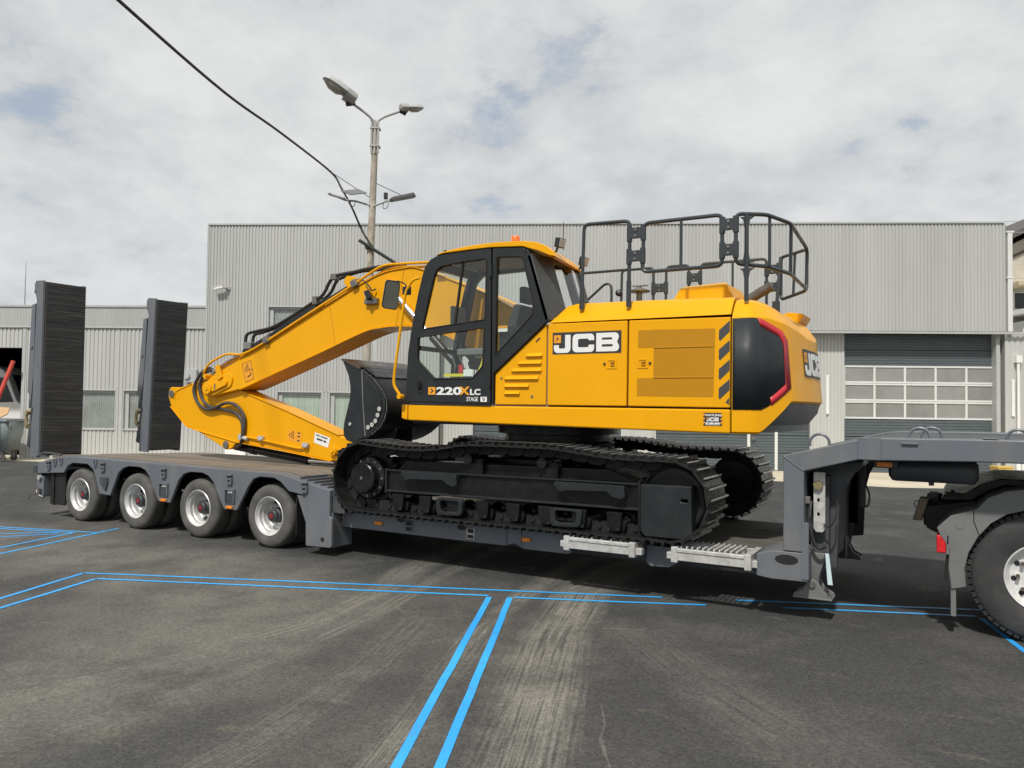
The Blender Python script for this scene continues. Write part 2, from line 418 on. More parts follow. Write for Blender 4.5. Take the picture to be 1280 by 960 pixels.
def holed(outer, holes, fn0, fn1, mb=None):
    """plate with openings: triangulated front and back plus the walls; fn0/fn1 map (p,q) to 3-D"""
    mb = mb or MB()
    bm = bmesh.new(); loops = [outer] + list(holes); es = []; allv = []
    for lp in loops:
        lp = [p for i, p in enumerate(lp) if math.dist(p, lp[i - 1]) > 1e-6]
        vs = [bm.verts.new((p[0], p[1], 0)) for p in lp]; allv.append(vs)
        es += [bm.edges.new((vs[i], vs[(i + 1) % len(vs)])) for i in range(len(vs))]
    bmesh.ops.triangle_fill(bm, use_beauty=True, use_dissolve=False, edges=es)
    bm.verts.index_update(); bm.verts.ensure_lookup_table()
    P2 = [(v.co.x, v.co.y) for v in bm.verts]; tri = [[v.index for v in f.verts] for f in bm.faces]
    n = len(P2); vs = [fn0(*p) for p in P2] + [fn1(*p) for p in P2]
    fs = [t for t in tri] + [[i + n for i in reversed(t)] for t in tri]
    for lp in allv:
        m = len(lp)
        for i in range(m):
            a, b = lp[i].index, lp[(i + 1) % m].index; fs.append((a, b, b + n, a + n))
    bm.free(); return mb.add(vs, fs)
def plate(outer, holes, a, b, axis='y', mb=None):
    mk = {'y': lambda p, q, d: (p, d, q), 'x': lambda p, q, d: (d, p, q), 'z': lambda p, q, d: (p, q, d)}[axis]
    return holed(outer, holes, lambda p, q: mk(p, q, a), lambda p, q: mk(p, q, b), mb)

def text_mesh(body, size, sx=1., bold=0., ext=.0015):
    """lettering as flat geometry in the XY plane"""
    cu = bpy.data.curves.new('lettering', 'FONT'); cu.body = body; cu.size = size; cu.offset = bold; cu.extrude = ext; cu.resolution_u = 4
    tmp = bpy.data.objects.new('tmp', cu); COL.objects.link(tmp)
    dg = bpy.context.evaluated_depsgraph_get(); dg.update()
    me = bpy.data.meshes.new_from_object(tmp.evaluated_get(dg)); bpy.data.objects.remove(tmp); bpy.data.curves.remove(cu)
    for v in me.vertices: v.co.x *= sx
    me.materials.clear(); return me
def lettering(name, body, size, mat, parent, pos, ax, ay, sx=1., bold=0.):
    """ax, ay: world directions of the text's run and of its height"""
    me = text_mesh(body, size, sx, bold); A = Vector(ax).normalized(); B = Vector(ay).normalized(); N = A.cross(B); P = Vector(pos)
    for v in me.vertices: v.co = P + A * v.co.x + B * v.co.y + N * v.co.z
    return put(name, me, mat, parent)

# JCB-style block letters, in a box 3.33 wide and 1 high
def arc(cx, cy, r, a0, a1, k=6): return [(cx + r * math.cos(R(a0 + (a1 - a0) * i / k)), cy + r * math.sin(R(a0 + (a1 - a0) * i / k))) for i in range(k + 1)]
L_J = [(.63, .88), (.90, .88)] + arc(.70, .26, .20, 0, -90) + arc(.27, .26, .20, -90, -180) + [(.07, .42), (.32, .42), (.32, .31)] + arc(.37, .31, .05, 180, 270, 3) + arc(.58, .31, .05, 270, 360, 3)
L_C = [(2.05, .60)] + arc(1.87, .72, .18, 0, 90) + arc(1.20, .70, .20, 90, 180) + arc(1.20, .27, .20, 180, 270) + arc(1.87, .25, .18, 270, 360) + [(2.05, .40), (1.79, .40)] + arc(1.72, .36, .07, 0, -90, 3) + arc(1.34, .36, .07, 270, 180, 3) + arc(1.34, .61, .07, 180, 90, 3) + arc(1.72, .61, .07, 90, 0, 3) + [(1.79, .60)]
L_B = [(2.15, .08)] + arc(3.04, .27, .19, -90, 20) + [(3.13, .50)] + arc(3.03, .73, .18, -20, 90) + [(2.15, .91)]
B_H = [[(2.42, .29), (2.90, .29), (2.95, .345), (2.90, .40), (2.42, .40)], [(2.42, .60), (2.88, .60), (2.92, .65), (2.88, .70), (2.42, .70)]]

# ================================================================== GROUND
FWD = Vector((-math.sin(PSI), math.cos(PSI), 0)); RGT = Vector((math.cos(PSI), math.sin(PSI), 0))
def at(x, y, z=0.):                       # metres right of / in front of the camera position, on the ground plan
    return Vector((CAM.x, CAM.y, 0)) + RGT * x + FWD * y + Vector((0, 0, z))
g = MB(); S = 900.
g.add([(-S, -S, 0), (S, -S, 0), (S, S, 0), (-S, S, 0)], [(0, 1, 2, 3)])
ground = tag(g.build('ground', 'asphalt', smooth=False), kind='structure')

def strip(pts, w, z=.004):
    """flat tape along a polyline, its edges a little uneven"""
    mb = MB(); P = [Vector((p[0], p[1], 0)) for p in pts]; vs = []
    full = []
    for a, b in zip(P[:-1], P[1:]):
        k = max(1, int((b - a).length / .25))
        full += [a + (b - a) * (i / k) for i in range(k)]
    full.append(P[-1])
    for i, p in enumerate(full):
        d = (full[min(i + 1, len(full) - 1)] - full[max(i - 1, 0)]).normalized(); nrm = Vector((-d.y, d.x, 0))
        j = random.uniform(-.003, .003)
        vs += [p + nrm * (w / 2 + j) + Vector((0, 0, z)), p - nrm * (w / 2 - j) + Vector((0, 0, z))]
    return mb.add(vs, [(2 * i, 2 * i + 1, 2 * i + 3, 2 * i + 2) for i in range(len(full) - 1)])
for pts in ([(-.48, -2.04), (1.55, -1.17), (3.55, -.345), (5.03, .27)],
            [(-.12, -2.13), (1.8, -1.33), (3.60, -.575)],
            [(3.845, -.50), (4.7, -.14), (5.47, .21)],
            [(5.66, .545), (6.6, .95), (7.95, 1.53)],
            [(6.10, .50), (6.9, .83), (7.62, 1.125)],
            [(-.48, -2.05), (-.07, -3.09), (.8, -5.3)],
            [(-.12, -2.15), (.28, -3.26), (1.1, -5.3)],
            [(3.635, -.62), (5.07, -3.845), (5.94, -5.8)],
            [(3.81, -.53), (5.255, -3.725), (6.19, -5.8)],
            [(-4.95, -1.08), (-3.6, -.68), (-2.80, -.45)],
            [(-4.75, -1.17), (-3.04, -.62)],
            [(-2.90, -.06), (-2.60, -.95), (-2.28, -1.96), (-1.5, -4.3)],
            [(-3.04, -.62), (-2.68, -1.75), (-1.85, -4.3)],
            [(-3.21, -.72), (-3.74, -1.21), (-4.6, -2.0)],
            [(-3.12, -.80), (-3.48, -1.35), (-4.2, -2.4)],
            [(7.66, 1.07), (7.93, .13), (8.5, -1.6)]):
    strip(pts, .055 if pts[0][0] > 3.6 and pts[-1][1] < -5 else .046).build('blue_line', 'tape_blue', ground, smooth=False)

# concrete apron along the building (4 mm proud of the asphalt)
BROT = PSI - .065
BO = at(0, 23.3)
BU = Vector((math.cos(BROT), math.sin(BROT), 0)); BV = Vector((-math.sin(BROT), math.cos(BROT), 0))
def bpt(u, v, z=0.): return BO + BU * u + BV * v + Vector((0, 0, z))
front = [(-30, -.9), (-16, -.95), (-12, -1.0), (-8, -1.1), (-2, -1.5), (2, -2.2), (5, -2.6), (7.2, -3.1), (8.3, -3.6), (9.3, -4.1), (10.6, -4.05), (12, -3.5), (14, -2.7), (17, -2.2), (34, -2.0)]
ap = MB(); nf = []
for (u0, v0), (u1, v1) in zip(front[:-1], front[1:]):
    k = max(2, int((u1 - u0) / .5)); nf += [(u0 + (u1 - u0) * i / k, v0 + (v1 - v0) * i / k + random.uniform(-.05, .05)) for i in range(k)]
nf.append(front[-1]); vs = []
for u, v in nf: vs += [bpt(u, v, .004), bpt(u, 1.5, .004)]
ap.add(vs, [(2 * i, 2 * i + 2, 2 * i + 3, 2 * i + 1) for i in range(len(nf) - 1)])
tag(ap.build('pavement', 'concrete_apron', smooth=False), kind='structure')

# ================================================================== WAREHOUSE
def corr(mb, u0, u1, z0, z1, y=0., pitch=.1, depth=.022, core=True):
    us = []; u = u0
    while u < u1 - 1e-4:
        for du, dy in ((0, 0), (.052, 0), (.062, depth), (.088, depth)):
            if u + du * pitch / .1 < u1 - 1e-4: us.append((u + du * pitch / .1, y + dy))
        u += pitch
    us.append((u1, y))
    n = len(us); vs = [(a, b, z0) for a, b in us] + [(a, b, z1) for a, b in us]
    mb.add(vs, [(i, i + 1, n + i + 1, n + i) for i in range(n - 1)])
    if core: mb.box(u0, u1, y + depth + .004, y + .22, z0, z1)
    return mb

hall = thing('warehouse', 'large grey corrugated metal hall with sectional doors behind the excavator', 'building', BO, BROT, local=True)
wl = MB(); OV = 4.13; TOP = 7.25
W1 = (-7.15, -5.75); W2 = (-5.54, -4.14); ZW = (.92, 2.18); UW = (-7.48, -5.3, 3.55, 4.77)
# left part, full height, split round the openings
corr(wl, -9.37, -7.48, 0, TOP)
corr(wl, -7.48, -5.3, UW[3], TOP); corr(wl, -7.48, -5.3, ZW[1], UW[2])
corr(wl, -7.48, W1[0], 0, ZW[1]); corr(wl, W1[0], W1[1], 0, ZW[0]); corr(wl, W1[1], W2[0], 0, ZW[1])
corr(wl, W2[0], W2[1], 0, ZW[0])
corr(wl, -5.3, W2[1], ZW[1], TOP)
corr(wl, W2[1], -2.2, 0, TOP)
wl.build('wall_cladding', 'cladding', hall, smooth=False)
up = MB(); corr(up, -2.2, 14.17, OV, TOP)
up.box(-2.2, 14.17, .03, .36, OV - .02, OV + .1)
up.build('upper_cladding', 'cladding', hall, smooth=False)
RC = .36
for a, b in ((-2.2, -1.2), (3.27, 4.29), (8.80, 9.77)): corr(MB(), a, b, 0, OV, RC).build('pier_cladding', 'cladding_low', hall, smooth=False)
mb = corr(MB(), 14.20, 19.0, 0, OV - .02, .12, .16); mb.box(14.20, 14.235, .13, .75, 0, OV - .03); mb.build('annex_cladding', 'cladding_low', hall, smooth=False)
r = MB(); r.box(-9.40, 14.12, -.03, .05, TOP, TOP + .055); r.box(14.12, 14.5, .0, .02, TOP + .05, TOP + .066); r.build('roof_edge_trim', 'trim', hall, bevel=.006)
r = MB(); r.box(-2.2, 19, -.02, .045, OV - .075, OV - .02); r.build('overhang_trim', 'trim', hall, bevel=.005)
r = MB(); r.box(-9.42, -9.365, -.02, .25, 0, TOP); r.build('corner_trim', 'trim', hall, bevel=.005)
r = MB(); r.box(-9.3, 14.0, .25, 14, TOP - .35, TOP - .1); r.box(14.0, 14.1, .2, 14, 0, TOP - .05); r.box(-9.37, -9.2, .2, 14, 0, TOP - .05); r.box(-9.3, 14, 13.8, 14, 0, TOP - .05); r.build('roof', 'trim', hall, smooth=False)
r = MB(); r.box(14.1, 19, .3, 9, OV - .2, OV - .05); r.box(18.9, 19, .3, 9, 0, OV - .2); r.build('annex_roof', 'trim', hall, smooth=False)
r = MB(); r.box(14.215, 14.345, -.02, .1, OV, 7.0); r.box(14.18, 14.39, -.03, .11, 5.66, 5.70); r.box(14.18, 14.39, -.03, .11, 6.98, 7.03); r.build('roof_post', 'door_frame', hall, bevel=.004)
r = MB(); r.tube([(14.3, .05, 7.0), (19, .05, 7.05)], .008, 6); r.tube([(14.3, .05, 5.68), (19, .05, 5.70)], .006, 6); r.build('roof_wire', 'lamp_grey', hall)

def window(parent, u0, u1, z0, z1, y=0., pane_mat='window_glass', back='curtain', rec=.06):
    f = MB(); t = .085
    f.box(u0, u1, y - .012, y + rec + .05, z1 - .03, z1); f.box(u0, u1, y - .03, y + rec + .05, z0, z0 + .035)
    f.box(u0, u0 + .03, y - .010, y + rec + .05, z0 + .035, z1 - .03); f.box(u1 - .03, u1, y - .010, y + rec + .05, z0 + .035, z1 - .03)
    w = f.build('window', 'trim', parent, bevel=.004)
    f = MB(); a, b, c, d = u0 + .16, u1 - .05, z0 + .06, z1 - .10
    f.box(u0 + .03, a, y + rec, y + rec + .04, z0 + .035, z1 - .03); f.box(b, u1 - .03, y + rec, y + rec + .04, z0 + .035, z1 - .03)
    f.box(a, b, y + rec, y + rec + .04, z0 + .035, c); f.box(a, b, y + rec, y + rec + .04, d, z1 - .03)
    f.build('frame', 'trim', w, bevel=.003)
    f = MB(); f.box(a, b, y + rec + .012, y + rec + .02, c, d); f.build('pane', pane_mat, w, smooth=False)
    f = MB(); n = 60; vs = []
    for i in range(n + 1):
        x = u0 + .05 + (u1 - u0 - .1) * i / n; yy = y + rec + .055 + .012 * math.sin(i * 1.9)
        vs += [(x, yy, z0), (x, yy, z1)]
    f.add(vs, [(2 * i, 2 * i + 2, 2 * i + 3, 2 * i + 1) for i in range(n)]); f.build('curtain', back, w)
    f = MB(); f.box(u0, u1, y + rec + .22, y + rec + .24, z0, z1); f.build('window_back', 'inside_dark', w, smooth=False)
    return w
window(hall, W1[0], W1[1], *ZW); window(hall, W2[0], W2[1], *ZW); window(hall, UW[0], UW[1], UW[2], UW[3], back='blind')

def sectional(u0, u1, wicket=False):
    root = bpy.data.objects.new('sectional_door', None); COL.objects.link(root); root.parent = hall; OFF[root.name] = (0, 0, 0)
    y = RC + .10
    zs = [.02, .54, 1.06, 1.575]
    pm = None
    for a, b in list(zip(zs[:-1], zs[1:])) + [(3.15, 3.62), (3.62, 4.10)]:
        mb = MB(); k = 6; h = (b - a - .012) / k; prof = []
        for i in range(k): prof += [(a + i * h, 0), (a + i * h + h * .80, 0), (a + i * h + h * .86, .012), (a + i * h + h * .95, .012)]
        prof.append((b - .012, 0)); n = len(prof)
        vs = [(u0 + .02, y + d, z) for z, d in prof] + [(u1 - .02, y + d, z) for z, d in prof]
        mb.add(vs, [(i, n + i, n + i + 1, i + 1) for i in range(n - 1)]); mb.box(u0 + .02, u1 - .02, y + .02, y + .05, a, b - .012)
        mb.build('panel', 'door_panel', root, smooth=False)
    nc = 5; cw = (u1 - u0 - .06) / nc
    rows = [(1.575, 2.10), (2.10, 2.625), (2.625, 3.15)]
    for a, b in rows:
        mb = MB(); mb.box(u0 + .03, u1 - .03, y - .012, y + .035, a + .004, a + .055); mb.box(u0 + .03, u1 - .03, y - .012, y + .035, b - .055, b - .004)
        for i in range(nc + 1):
            x = u0 + .03 + i * cw; mb.box(max(x - .03, u0 + .03), min(x + .03, u1 - .03), y - .009, y + .035, a + .055, b - .055)
        mb.build('glazing_frame', 'door_frame', root, bevel=.003)
        for i in range(nc):
            x = u0 + .03 + i * cw; mb = MB(); mb.box(x + .028, x + cw - .028, y + .012, y + .022, a + .05, b - .05); mb.build('pane', 'frosted', root, smooth=False)
    for xa, xb in ((u0 - .05, u0 + .012), (u1 - .012, u1 + .05)): MB().box(xa, xb, y - .09, y + .04, 0, OV - .08).build('door_track', 'trim', root, bevel=.004)
    if wicket:
        for x in (u0 + 2.70, u0 + 3.50):
            mb = MB(); mb.box(x, x + .085, y - .03, y - .004, .02, 1.575); mb.build('wicket_frame', 'door_frame', root, bevel=.003)
        mb = MB(); mb.box(u0 + 2.82, u0 + 2.86, y - .06, y - .004, .88, 1.02); mb.box(u0 + 2.82, u0 + 2.94, y - .075, y - .05, .94, .965); mb.build('door_handle', 'steel', root, bevel=.003)
    return root
sectional(-1.2, 3.27); sectional(4.29, 8.80, True); sectional(9.77, 14.19)

def tube_light(u, z0, z1, y):
    mb = MB(); mb.box(u - .04, u + .04, y - .05, y - .005, z0, z1); mb.build('wall_light', 'white', hall, bevel=.012)
tube_light(9.28, 1.70, 2.84, RC); tube_light(14.40, 1.70, 2.76, .12)
mb = MB(); mb.tube([(14.52, .04, .2), (14.52, .04, 3.3)], .04, 10); mb.box(14.44, 14.60, -.02, .12, 3.25, 3.45); mb.build('downpipe', 'white', hall)
mb = MB(); mb.tube([(14.75, .05, .1), (14.75, .05, 3.6), (14.95, .05, 3.7), (16, .05, 3.75)], .03, 8); mb.build('wall_conduit', 'box_yellow', hall)
mb = MB(); mb.box(-8.68, -8.05, -.10, -.004, .0, .40); mb.box(-8.64, -8.09, -.112, -.1, .04, .36); mb.build('wall_hatch', 'white', hall, bevel=.004)

# low wing on the left
wing = thing('low_wing_building', 'low grey corrugated wing behind the raised loading ramps', 'building', bpt(-9.44, .12), BROT, local=True)
def wx(u): return u + 9.44
wl = MB(); WA = (-13.75, -12.27); WB = (-12.05, -10.55); ZL = (.92, 2.17)
def wc(a, b, z0, z1): corr(wl, wx(a), wx(b), z0, z1, 0, .13, .024)
wc(WB[1], -9.44, 0, 4.1); wc(WB[0], WB[1], ZL[1], 4.1); wc(WB[0], WB[1], 0, ZL[0]); wc(WA[1], WB[0], 0, 4.1); wc(WA[0], WA[1], ZL[1], 4.1); wc(WA[0], WA[1], 0, ZL[0]); wc(-15.25, WA[0], 0, 4.1)
wc(-19.6, -15.25, 3.45, 4.1); wc(-30, -19.6, 0, 4.1)
wl.build('wall_cladding', 'cladding_low', wing, smooth=False)
fa = MB(); corr(fa, wx(-30), wx(-9.44), 4.1, 4.72, -.03, .05, .008, core=False); fa.box(wx(-30), wx(-9.44), -.02, .15, 4.1, 4.72); fa.build('parapet', 'cladding', wing, smooth=False)
mb = MB(); mb.box(wx(-30), wx(-9.44), -.06, .2, 4.72, 4.79); mb.build('roof_edge_trim', 'trim', wing, bevel=.005)
mb = MB(); mb.box(wx(-30), wx(-9.44), -.045, .02, 4.075, 4.115); mb.box(wx(-15.33), wx(-15.22), -.02, .3, 0, 4.07); mb.box(wx(-19.7), wx(-19.55), -.02, .3, 0, 3.45); mb.build('fascia_trim', 'trim', wing, bevel=.005)
mb = MB(); mb.box(wx(-30), wx(-9.5), .2, 9, 4.2, 4.5); mb.box(wx(-30), wx(-9.5), 8.9, 9, 0, 4.2); mb.box(wx(-30), wx(-29.9), .2, 9, 0, 4.2); mb.box(wx(-15.2), wx(-15.1), .25, 9, 0, 4.2); mb.build('roof', 'inside_dark', wing, smooth=False)
window(wing, wx(WA[0]), wx(WA[1]), *ZL, back='blind'); window(wing, wx(WB[0]), wx(WB[1]), *ZL, back='blind')
for zc in (1.22, 1.32, 1.40):
    mb = MB(); mb.tube(smooth_path([(wx(-13.5), .20, zc + .03), (wx(-13.1), .20, zc), (wx(-12.7), .20, zc - .02), (wx(-12.4), .20, zc - .015)]), .012, 6); mb.build('blind_cord', 'door_frame', wing)
mb = MB(); mb.box(wx(-10.04), wx(-9.68), -.10, -.004, 2.42, 2.82); mb.cyl((wx(-9.98), -.16, 2.62), (wx(-9.98), -.1, 2.62), .10, n=16); mb.build('wall_vent', 'trim', wing, bevel=.006)

# antenna on the wing roof
an = thing('roof_antenna', 'thin metal antenna mast on the low wing roof', 'antenna', bpt(-15.8, .8, 4.5), BROT, local=True)
mb = MB(); mb.tube([(0, 0, 0), (.0, 0, 1.0), (.01, 0, 1.75)], [.02, .016, .008], 6); mb.build('mast', 'lamp_grey', an)
mb = MB(); mb.box(-.1, .1, -.1, .1, -.02, .02); mb.build('base_plate', 'lamp_grey', an)

# security camera on the hall wall
sc = thing('security_camera', 'small white security camera on the grey corrugated wall', 'camera', bpt(-8.80, -.01, 5.25), BROT, local=True)
mb = MB(); mb.prism([(-.30, -.03), (-.30, .05), (-.02, .13), (.0, .04)], -.22, -.13); mb.build('housing', 'white', sc, bevel=.015)
mb = MB(); mb.box(-.32, -.02, -.23, -.12, .06, .075); mb.mapped(lambda x, y, z: (x, y, z + (x + .3) * .27)); mb.build('sun_shield', 'white', sc, bevel=.004)
mb = MB(); mb.tube([(-.05, -.17, .07), (.03, -.12, .05), (.06, 0, .06)], .03, 8); mb.cyl((.06, -.03, .06), (.06, .02, .06), .075, n=14); mb.build('bracket', 'lamp_grey', sc)

# neighbour house seen past the hall's right end
HO = at(0, 31); hs = thing('beige_house', 'cream rendered house with dark roof beyond the right end of the hall', 'building', HO + BU * 18.2, BROT, local=True)
mb = MB(); mb.prism([(0, 0), (9, 0), (9, 8.0), (5, 10.3), (0.2, 7.9)], 0, 9); mb.build('wall', 'house_wall', hs)
mb = MB()
for (a, b) in (((-.1, 8.0), (5.0, 10.55)), ((5.0, 10.55), (9.4, 8.1))):
    mb.prism([a, b, (b[0], b[1] + .22), (a[0], a[1] + .22)], -.6, 9.4)
mb.build('roof', 'house_roof', hs, bevel=.01)
mb = MB(); mb.prism([(.3, 7.45), (5, 9.7), (5, 9.78), (.3, 7.53)], -.06, -.004); mb.build('eaves_board', 'house_roof', hs)
mb = MB(); mb.prism([(.5, 6.5), (4.2, 6.85), (4.2, 6.98), (.5, 6.66)], -1.1, -.004); mb.build('awning', 'awning', hs, bevel=.01)
mb = MB(); mb.box(.55, 4, -1.4, -.004, 5.45, 5.62); mb.build('balcony_slab', 'white', hs, bevel=.01)
mb = MB(); mb.box(.9, 1.45, -.03, -.004, 5.72, 6.42); wq = mb.build('window', 'door_frame', hs, bevel=.005)
mb = MB(); mb.box(.95, 1.40, -.04, -.031, 5.77, 6.37); mb.build('pane', 'dark_glass', wq, smooth=False)
mb = MB(); mb.box(.7, 4.2, -1.0, -.004, 0, 5.2); mb.build('lean_to', 'cladding_low', hs, bevel=.01)

# ================================================================== STREET LAMP
LO = at(0, 17) + BU * -3.28
lamp = thing('street_lamp', 'leaning weathered concrete lamp post with two lamp heads and solar lights', 'street lamp', LO, BROT, local=True)
lean = .18 / 8.12
def lp(u, y, z): return (u + 3.28, y, z)
mb = MB(); mb.tube([(0, 0, 0), (.06, 0, 2.8), (.11, 0, 5.0), (.18, 0, 8.05)], [.11, .095, .082, .066], 14); mb.build('pole', 'pole_concrete', lamp)
mb = MB()
for dx in (-.075, .0, .075): mb.box(.18 + dx - .02, .18 + dx + .02, -.09, -.06, 7.35, 8.1)
for zc in (7.5, 7.9): mb.box(.07, .28, -.10, .09, zc, zc + .04)
mb.build('clamp', 'lamp_grey', lamp, bevel=.004)
mb = MB(); mb.tube(smooth_path([(.15, -.05, 7.5), (.15, -.07, 8.05), (-.24, -.30, 8.36), (-.32, -.36, 8.44)]), .027, 8); mb.build('arm', 'lamp_grey', lamp)
mb = MB(); mb.tube(smooth_path([(.22, -.05, 7.5), (.22, -.05, 8.05), (.70, .10, 8.35), (.80, .12, 8.41)]), .027, 8); mb.build('arm', 'lamp_grey', lamp)
def lamp_head(p, d, up, L, wd, glass_side=1):
    P = Vector(p); D = Vector(d).normalized(); U = (Vector(up) - D * Vector(up).dot(D)).normalized(); S_ = D.cross(U)
    def ring(x, w, h0, h1, k=12):
        return [P + D * x + S_ * (w * math.cos(2 * math.pi * i / k)) + U * ((h1 if math.sin(2 * math.pi * i / k) > 0 else h0) * math.sin(2 * math.pi * i / k)) for i in range(k)]
    b = MB(); b.loft([ring(0, wd * .42, wd * .32, wd * .34), ring(L * .02, wd * .5, wd * .38, wd * .42), ring(L * .30, wd * .52, wd * .40, wd * .45)])
    root = b.build('lamp_head', 'lamp_grey', lamp)
    b = MB(); b.loft([ring(L * .305, wd * .53, wd * .10, wd * .46), ring(L * .6, wd * .55, wd * .1, wd * .46), ring(L * .85, wd * .46, wd * .08, wd * .38), ring(L * .97, wd * .25, wd * .05, wd * .2), ring(L, wd * .05, .005, wd * .03)])
    b.build('lamp_cover', 'trim', root)
    b = MB(); b.loft([ring(L * .36, wd * .3, wd * .2, .0), ring(L * .5, wd * .46, wd * .36, .0), ring(L * .75, wd * .42, wd * .34, .0), ring(L * .92, wd * .2, wd * .14, .0)])
    b.build('lamp_bowl', 'lamp_glass', root)
    b = MB(); b.cyl(P - D * .02 - U * .05, P + D * .12 - U * wd * .5, .05, n=10); b.build('spigot', 'cable', root)
lamp_head((-.22, -.30, 8.44), (-.50, -.36, .30), (.3, .1, 1), .80, .36)
lamp_head((.70, .10, 8.42), (.40, .22, .07), (-.1, -.1, 1), .55, .24)
# two solar lights on lower brackets
mb = MB(); mb.tube([(.13, -.05, 6.19), (-.2, -.15, 6.27), (-.42, -.2, 6.28), (-.74, -.3, 6.40)], .022, 8); mb.build('solar_bracket', 'lamp_grey', lamp)
mb = MB(); mb.prism([(-.78, 6.385), (-.76, 6.415), (-.40, 6.31), (-.40, 6.27)], -.34, -.20); mb.build('solar_lamp', 'lamp_grey', lamp, bevel=.008)
mb = MB(); mb.add([(-.44, -.45, 6.40), (-.20, -.55, 6.29), (.05, -.15, 6.44), (-.17, -.02, 6.56), (-.45, -.45, 6.42), (-.21, -.55, 6.31), (.04, -.15, 6.46), (-.18, -.02, 6.58)], [(0, 1, 2, 3), (7, 6, 5, 4), (0, 1, 5, 4), (1, 2, 6, 5), (2, 3, 7, 6), (3, 0, 4, 7)]); mb.build('solar_panel', 'solar', lamp)
mb = MB(); mb.tube([(.15, -.05, 6.17), (.45, -.1, 6.27), (.62, -.12, 6.29)], .022, 8); mb.build('solar_bracket', 'lamp_grey', lamp)
mb = MB(); mb.prism([(.55, 6.27), (.62, 6.34), (1.10, 6.44), (1.12, 6.40), (1.06, 6.36)], -.24, -.02); mb.build('solar_lamp', 'solar', lamp, bevel=.008)
mb = MB(); mb.tube(smooth_path([(.42, -.1, 6.27), (.40, -.12, 6.13), (.48, -.12, 6.12), (.52, -.1, 6.24)]), .008, 6); mb.tube(smooth_path([(-.3, -.2, 6.27), (-.30, -.2, 6.15), (-.22, -.2, 6.15), (-.20, -.18, 6.25)]), .008, 6); mb.build('lamp_lead', 'cable', lamp)
mb = MB(); mb.box(.42, .50, -.16, -.08, 6.32, 6.46); mb.build('solar_clamp', 'cable', lamp, bevel=.01)
mb = MB(); mb.tube([(-.11, -.13, 5.41), (.60, -.13, 4.97), (.75, -.12, 4.87)], .036, 10); mb.box(.02, .16, -.14, .08, 5.23, 5.29); mb.build('conduit', 'cable', lamp)
# overhead cable
def lw(u, y, z): return LO + BU * (u + 3.28) + BV * y + Vector((0, 0, z))
def pw(d, u, z): return at(0, d) + BU * u + Vector((0, 0, z))
cpts = [pw(6.0, -4.98, 6.62), pw(9, -4.82, 6.65), pw(12, -4.64, 6.74), pw(14, -4.34, 6.80), lw(-4.10, 0, 6.97), lw(-3.86, 0, 6.62), lw(-3.60, 0, 6.16), lw(-3.34, -.05, 5.62), lw(-3.10, -.1, 5.26)]
mb = MB(); mb.tube(smooth_path(cpts, 6), .022, 8)
ca = mb.build('overhead_cable', 'cable'); tag(ca, 'thick black cable hanging from the upper left to the lamp post', 'cable')
mb = MB(); mb.tube([lw(-4.10, 0, 6.97), lw(-3.16, 0, 6.36), ], .008, 6); mb.tube([lw(-3.1, 0, 6.72), lw(-2.5, -.1, 6.42)], .008, 6); mb.build('support_wire', 'cable', ca)

# ================================================================== SMALL THINGS BY THE BUILDING
bn = thing('waste_container', 'grey four-wheeled waste container by the low wing', 'bin', bpt(-15.33, -.95), BROT, local=True)
mb = MB(); mb.loft([[(-.55, -.35, .32), (.50, -.35, .32), (.50, .35, .32), (-.55, .35, .32)], [(-.66, -.45, 1.20), (.62, -.45, 1.20), (.62, .45, 1.20), (-.66, .45, 1.20)]], True, False); mb.add([(-.55, -.35, .33), (.5, -.35, .33), (.5, .35, .33), (-.55, .35, .33)], [(0, 1, 2, 3)])
bo = mb.build('body', 'bin_grey', bn)
sd = bo.modifiers.new('solid', 'SOLIDIFY'); sd.thickness = .02
mb = MB()
mb.box(-.70, .70, -.49, -.42, 1.18, 1.25); mb.box(-.70, .70, .42, .49, 1.18, 1.25); mb.box(-.70, -.62, -.42, .42, 1.18, 1.25); mb.box(.62, .70, -.42, .42, 1.18, 1.25); mb.build('rim', 'bin_grey', bn, bevel=.01)
for x in (-.42, -.14, .14, .40):
    mb = MB(); mb.prism([(x - .03, .34), (x + .03, .34), (x * 1.1 + .03, 1.17), (x * 1.1 - .03, 1.17)], -.42, -.36); mb.mapped(lambda a, b, c: (a, b - (c - .33) * .10, c)); mb.build('rib', 'bin_grey', bn, bevel=.005)
for x in (-.45, .42):
    for y in (-.25, .25):
        mb = MB(); mb.cyl((x, y - .03, .10), (x, y + .03, .10), .10, n=18); w = mb.build('castor', 'tyre', bn)
        mb = MB(); mb.box(x - .05, x + .05, y - .05, y - .035, .10, .32); mb.box(x - .05, x + .05, y + .035, y + .05, .10, .32); mb.build('fork', 'steel', w)
mb = MB(); mb.cyl((.665, -.2, 1.0), (.70, -.2, 1.0), .07, n=14); mb.build('trunnion', 'bin_grey', bn)
cbx = MB(); cbx.add([(-.6, -.3, 1.2), (.30, -.42, 1.24), (.50, -.2, 1.40), (.35, .1, 1.58), (-.5, .1, 1.64), (-.6, -.28, 1.19), (.30, -.40, 1.22), (.50, -.18, 1.38), (.35, .12, 1.56), (-.5, .12, 1.62)], [(0, 1, 2, 3, 4), (9, 8, 7, 6, 5), (0, 1, 6, 5), (1, 2, 7, 6), (2, 3, 8, 7), (3, 4, 9, 8), (4, 0, 5, 9)])
o = put('cardboard_sheet', cbx.mesh('cardboard_sheet', False), 'cardboard'); o.matrix_world = Matrix.Translation(bpt(-15.33, -.95)) @ Matrix.Rotation(BROT, 4, 'Z')
tag(o, 'tan cardboard sheet sticking out of the waste container', 'cardboard')
